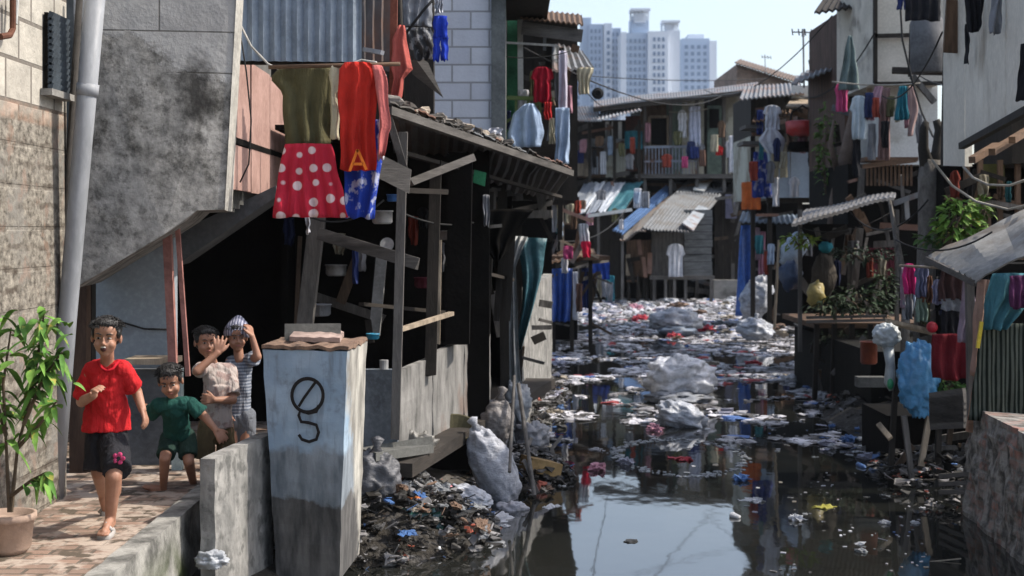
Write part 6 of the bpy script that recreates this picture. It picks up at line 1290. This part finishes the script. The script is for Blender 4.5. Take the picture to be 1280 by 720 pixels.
tsh = fused(s_, 'shirt', fabric((.5, .02, .024)), r, .006, 3, crease(.011, 12))
MB().tube([Q(122, 452, -.04), Q(128, 461, -.1), Q(134, 464, -.115), Q(141, 461, -.1), Q(148, 451, -.04)], .008, 8).build('collar', fabric((.4, .01, .02)), tsh, True)
s_ = MB(); sleeve(s_, hL.lerp(hR, .2), kB+Vector((-.01, -.01, .0)), .085, .082); sleeve(s_, hR.lerp(hL, .2), kF+Vector((.02, 0, .03)), .085, .082); torso(s_, hL+Vector((0, 0, .1)), hR+Vector((0, 0, .1)), hL, hR, .95, .012)
sho = fused(s_, 'shorts', fabric((.022, .022, .026)), r, .0065, 2, crease(.009, 10))
m = MB(); cF = Q(148, 573, -.155)
for j in range(5): a_ = j*1.257; m.ball(cF+Vector((math.cos(a_)*.024, .004*j % .01, math.sin(a_)*.022)), (.014, .008, .013), 10, 6)
m.build('flower_print', fabric((.5, .06, .16)), sho, True)
for a_, t_ in ((aF, Vector((aF.x, aF.y-.14, .55))), (aB+Vector((0, .02, -.02)), aB+Vector((0, .05, -.16)))):
    m = MB(); dv = (t_-a_); h0 = a_-Vector((0, 0, .07)) if a_ is aF else a_+Vector((0, .05, -.02)); m.tube([h0+dv.normalized()*0, h0.lerp(t_, .5)-Vector((0, 0, .012)), t_-Vector((0, 0, .012))], [.03, .034, .036], 12)
    m.tube([a_.lerp(t_, .6)+Vector((-.035, 0, -.01)), a_.lerp(t_, .55)+Vector((0, 0, .026)), a_.lerp(t_, .6)+Vector((.035, 0, -.01))], .011, 8); m.build('sandal', rough_mat('grey_rubber', (.4, .38, .36)), r, True)

# --- boy in dark green, leaning forward as he runs
r = thing('person', (P(215, 600, 9.1).x, 9.1, .53), 'small boy in a dark green T-shirt leaning forward with one arm out', 'person')
Q = lambda x, y, o=0: P(x, y, 9.05+o)
hc = Q(213, 477, -.12); hr = euler(20, -6, 4); b = MB(); head_prims(b, hc, hr, .95)
sL, sR, hL, hR = Q(199, 506, -.06), Q(236, 504, -.02), Q(212, 548, .2), Q(233, 546, .2)
limb(b, [hc+Vector((0, .03, -.03)), Q(217, 504, .0)], [.03, .036]); torso(b, sL.lerp(sR, .06), sR.lerp(sL, .06), hL, hR, .62)
eL, wL = Q(187, 518, .12), Q(181, 508, .24); limb(b, [sL, eL, wL], [.038, .029, .02]); hand(b, wL, (-.2, .5, -.5), (1, 0, 0), .1, .4)
eR, wR = Q(256, 521, .02), Q(270, 538, -.02); limb(b, [sR, eR, wR], [.038, .029, .02]); hand(b, wR, (.6, -.1, -.7), (0, .4, -.4), .1, .25, side=-1)
kF, aF = Q(206, 574, .02), Q(204, 611, .16); limb(b, [hL, kF, aF], [.05, .036, .023]); foot(b, aF, Vector((aF.x-.1, aF.y-.06, .56)), .85)
kB, aB = Q(236, 577, .1), Q(242, 606, .42); limb(b, [hR, kB, aB], [.05, .036, .023]); foot(b, aB, Vector((aB.x, aB.y-.03, .56)), .85)
fused(b, 'body', SKIN, r, .0052); head_parts(hc, hr, .95, r, 'closed')
s_ = MB(); torso(s_, sL, sR, hL.lerp(sL, .2), hR.lerp(sR, .2), .8, .018); sleeve(s_, sL, sL.lerp(eL, .85), .049, .054); sleeve(s_, sR, sR.lerp(eR, .75), .045, .056)
tsh = fused(s_, 'shirt', fabric((.018, .075, .062)), r, .006, 3, crease(.009, 12))
s_ = MB(); sleeve(s_, hL, hL.lerp(kF, .8), .064, .062); sleeve(s_, hR, hR.lerp(kB, .8), .064, .062); s_.ball(Q(222, 546, .19), (.1, .08, .08), 18, 12)
fused(s_, 'shorts', fabric((.025, .05, .04)), r, .006, 2, crease(.008, 10))

# --- child covering the face, beige shirt
r = thing('person', (P(268, 600, 9.5).x, 9.5, .53), 'child in a pale patterned shirt and khaki shorts covering the face with a hand', 'person')
Q = lambda x, y, o=0: P(x, y, 9.45+o)
hc = Q(257, 428, -.05); hr = euler(4, 0, 28); b = MB(); head_prims(b, hc, hr, .92)
sL, sR, hL, hR = Q(253, 461, -.05), Q(286, 462, .08), Q(258, 533, -.03), Q(282, 533, .05)
limb(b, [hc+Vector((0, .02, -.03)), Q(267, 458, .02)], [.032, .036]); torso(b, sL.lerp(sR, .06), sR.lerp(sL, .06), hL, hR, .66)
eL, wL = Q(246, 464, -.25), Q(272, 441, -.2); limb(b, [sL, eL, wL], [.038, .03, .021]); hand(b, wL, (.15, .1, 1), (-.2, 1, 0), .115, .15, .35)
eR, wR = Q(291, 500, -.02), Q(268, 500, -.13); limb(b, [sR, eR, wR], [.038, .03, .021]); hand(b, wR, (-.9, -.2, .1), (0, 1, -.1), .1, .4)
kF, aF = Q(257, 578, -.04), Q(256, 606, .02); limb(b, [hL, kF, aF], [.056, .04, .026]); foot(b, aF, Vector((aF.x+.03, aF.y-.1, .56)), .9)
kB, aB = Q(283, 578, .06), Q(285, 606, .12); limb(b, [hR, kB, aB], [.056, .04, .026]); foot(b, aB, Vector((aB.x+.04, aB.y-.1, .56)), .9)
fused(b, 'body', SKIN, r, .0052); head_parts(hc, hr, .92, r, 'closed')
s_ = MB(); torso(s_, sL, sR, hL, hR, .84, .014); sleeve(s_, sL, sL.lerp(eL, .6), .044, .05); sleeve(s_, sR, sR.lerp(eR, .85), .052, .058); s_.lathe(Q(271, 534, .0), [(.112, 0), (.104, .15), (.09, .28)], 20, (0, 0, 1), .75)
fused(s_, 'shirt', pattern_fabric((.42, .36, .33), (.3, .22, .2), 'noise', 16), r, .006, 3, crease(.008, 12))
s_ = MB(); sleeve(s_, hL, kF+Vector((0, 0, .03)), .06, .064); sleeve(s_, hR, kB+Vector((0, 0, .03)), .06, .064); s_.ball(Q(271, 542, .02), (.1, .08, .07), 18, 12)
fused(s_, 'shorts', fabric((.13, .1, .055)), r, .006, 2, crease(.008, 10))

# --- child with the patterned cloth cap
r = thing('person', (P(300, 600, 9.95).x, 9.95, .53), 'child with a pointed patterned cloth cap raising an arm in the dark doorway', 'person')
Q = lambda x, y, o=0: P(x, y, 9.9+o)
hc = Q(296, 422, .06); hr = euler(4, 0, 18); b = MB(); head_prims(b, hc, hr, .92)
sL, sR, hL, hR = Q(288, 452, .08), Q(312, 450, .1), Q(290, 520, .1), Q(308, 520, .1)
limb(b, [hc+Vector((0, .02, -.03)), Q(299, 449, .07)], [.032, .036]); torso(b, sL.lerp(sR, .06), sR.lerp(sL, .06), hL, hR, .62)
eR, wR = Q(322, 446, -.02), Q(315, 420, -.02); limb(b, [sR, eR, wR], [.037, .029, .02]); hand(b, wR, (-.3, .1, 1), (-.8, .3, 0), .105, .45, side=-1)
eL, wL = Q(278, 490, -.02), Q(284, 512, -.1); limb(b, [sL, eL, wL], [.037, .029, .02]); hand(b, wL, (.3, -.3, -.7), (1, 0, 0), .1, .4)
kF, aF = Q(290, 560, .06), Q(289, 592, .1); limb(b, [hL, kF, aF], [.056, .04, .026]); foot(b, aF, Vector((aF.x, aF.y-.1, .56)), .9)
kB, aB = Q(307, 560, .08), Q(308, 592, .12); limb(b, [hR, kB, aB], [.056, .04, .026]); foot(b, aB, Vector((aB.x, aB.y-.1, .56)), .9)
fused(b, 'body', SKIN, r, .0052); head_parts(hc, hr, .92, r, 'closed')
s_ = MB(); torso(s_, sL, sR, hL, hR, .82, .013); sleeve(s_, sL, sL.lerp(eL, .6), .042, .05); sleeve(s_, sR, sR.lerp(eR, .6), .05, .054)
fused(s_, 'shirt', pattern_fabric((.12, .14, .18), (.3, .32, .36), 'hstripes', 14), r, .006, 3, crease(.008, 12))
s_ = MB(); sleeve(s_, hL, aF+Vector((0, 0, .04)), .07, .05); sleeve(s_, hR, aB+Vector((0, 0, .04)), .07, .05); s_.ball(Q(299, 525, .1), (.095, .075, .08), 18, 12)
fused(s_, 'trousers', fabric((.14, .15, .17)), r, .006, 2, crease(.008, 10))
m = MB().lathe(hc+Vector((0, .015, .02)), [(.088, -.015), (.096, .01), (.09, .045), (.066, .085), (.035, .118), (.012, .135)], 26, (.05, .15, 1)); m.build('cloth_cap', pattern_fabric((.42, .42, .5), (.12, .13, .2), 'stripes', 16), r, True)

# ================================================================ HAZE
hz = MB().box((0, 0, 72), (1820, 1820, 148))
t = NT('haze_volume'); t.t.nodes.remove(t.b); pv = t.n('ShaderNodeVolumePrincipled'); pv.inputs['Color'].default_value = (.80, .88, 1, 1); pv.inputs['Density'].default_value = .0002; pv.inputs['Anisotropy'].default_value = .2
t.l(pv.outputs[0], [n_ for n_ in t.t.nodes if n_.type == 'OUTPUT_MATERIAL'][0].inputs['Volume'])
tag(hz.build('haze', t.m, origin=(0, 0, -2)), kind='stuff')
print('objects', len(C.objects))
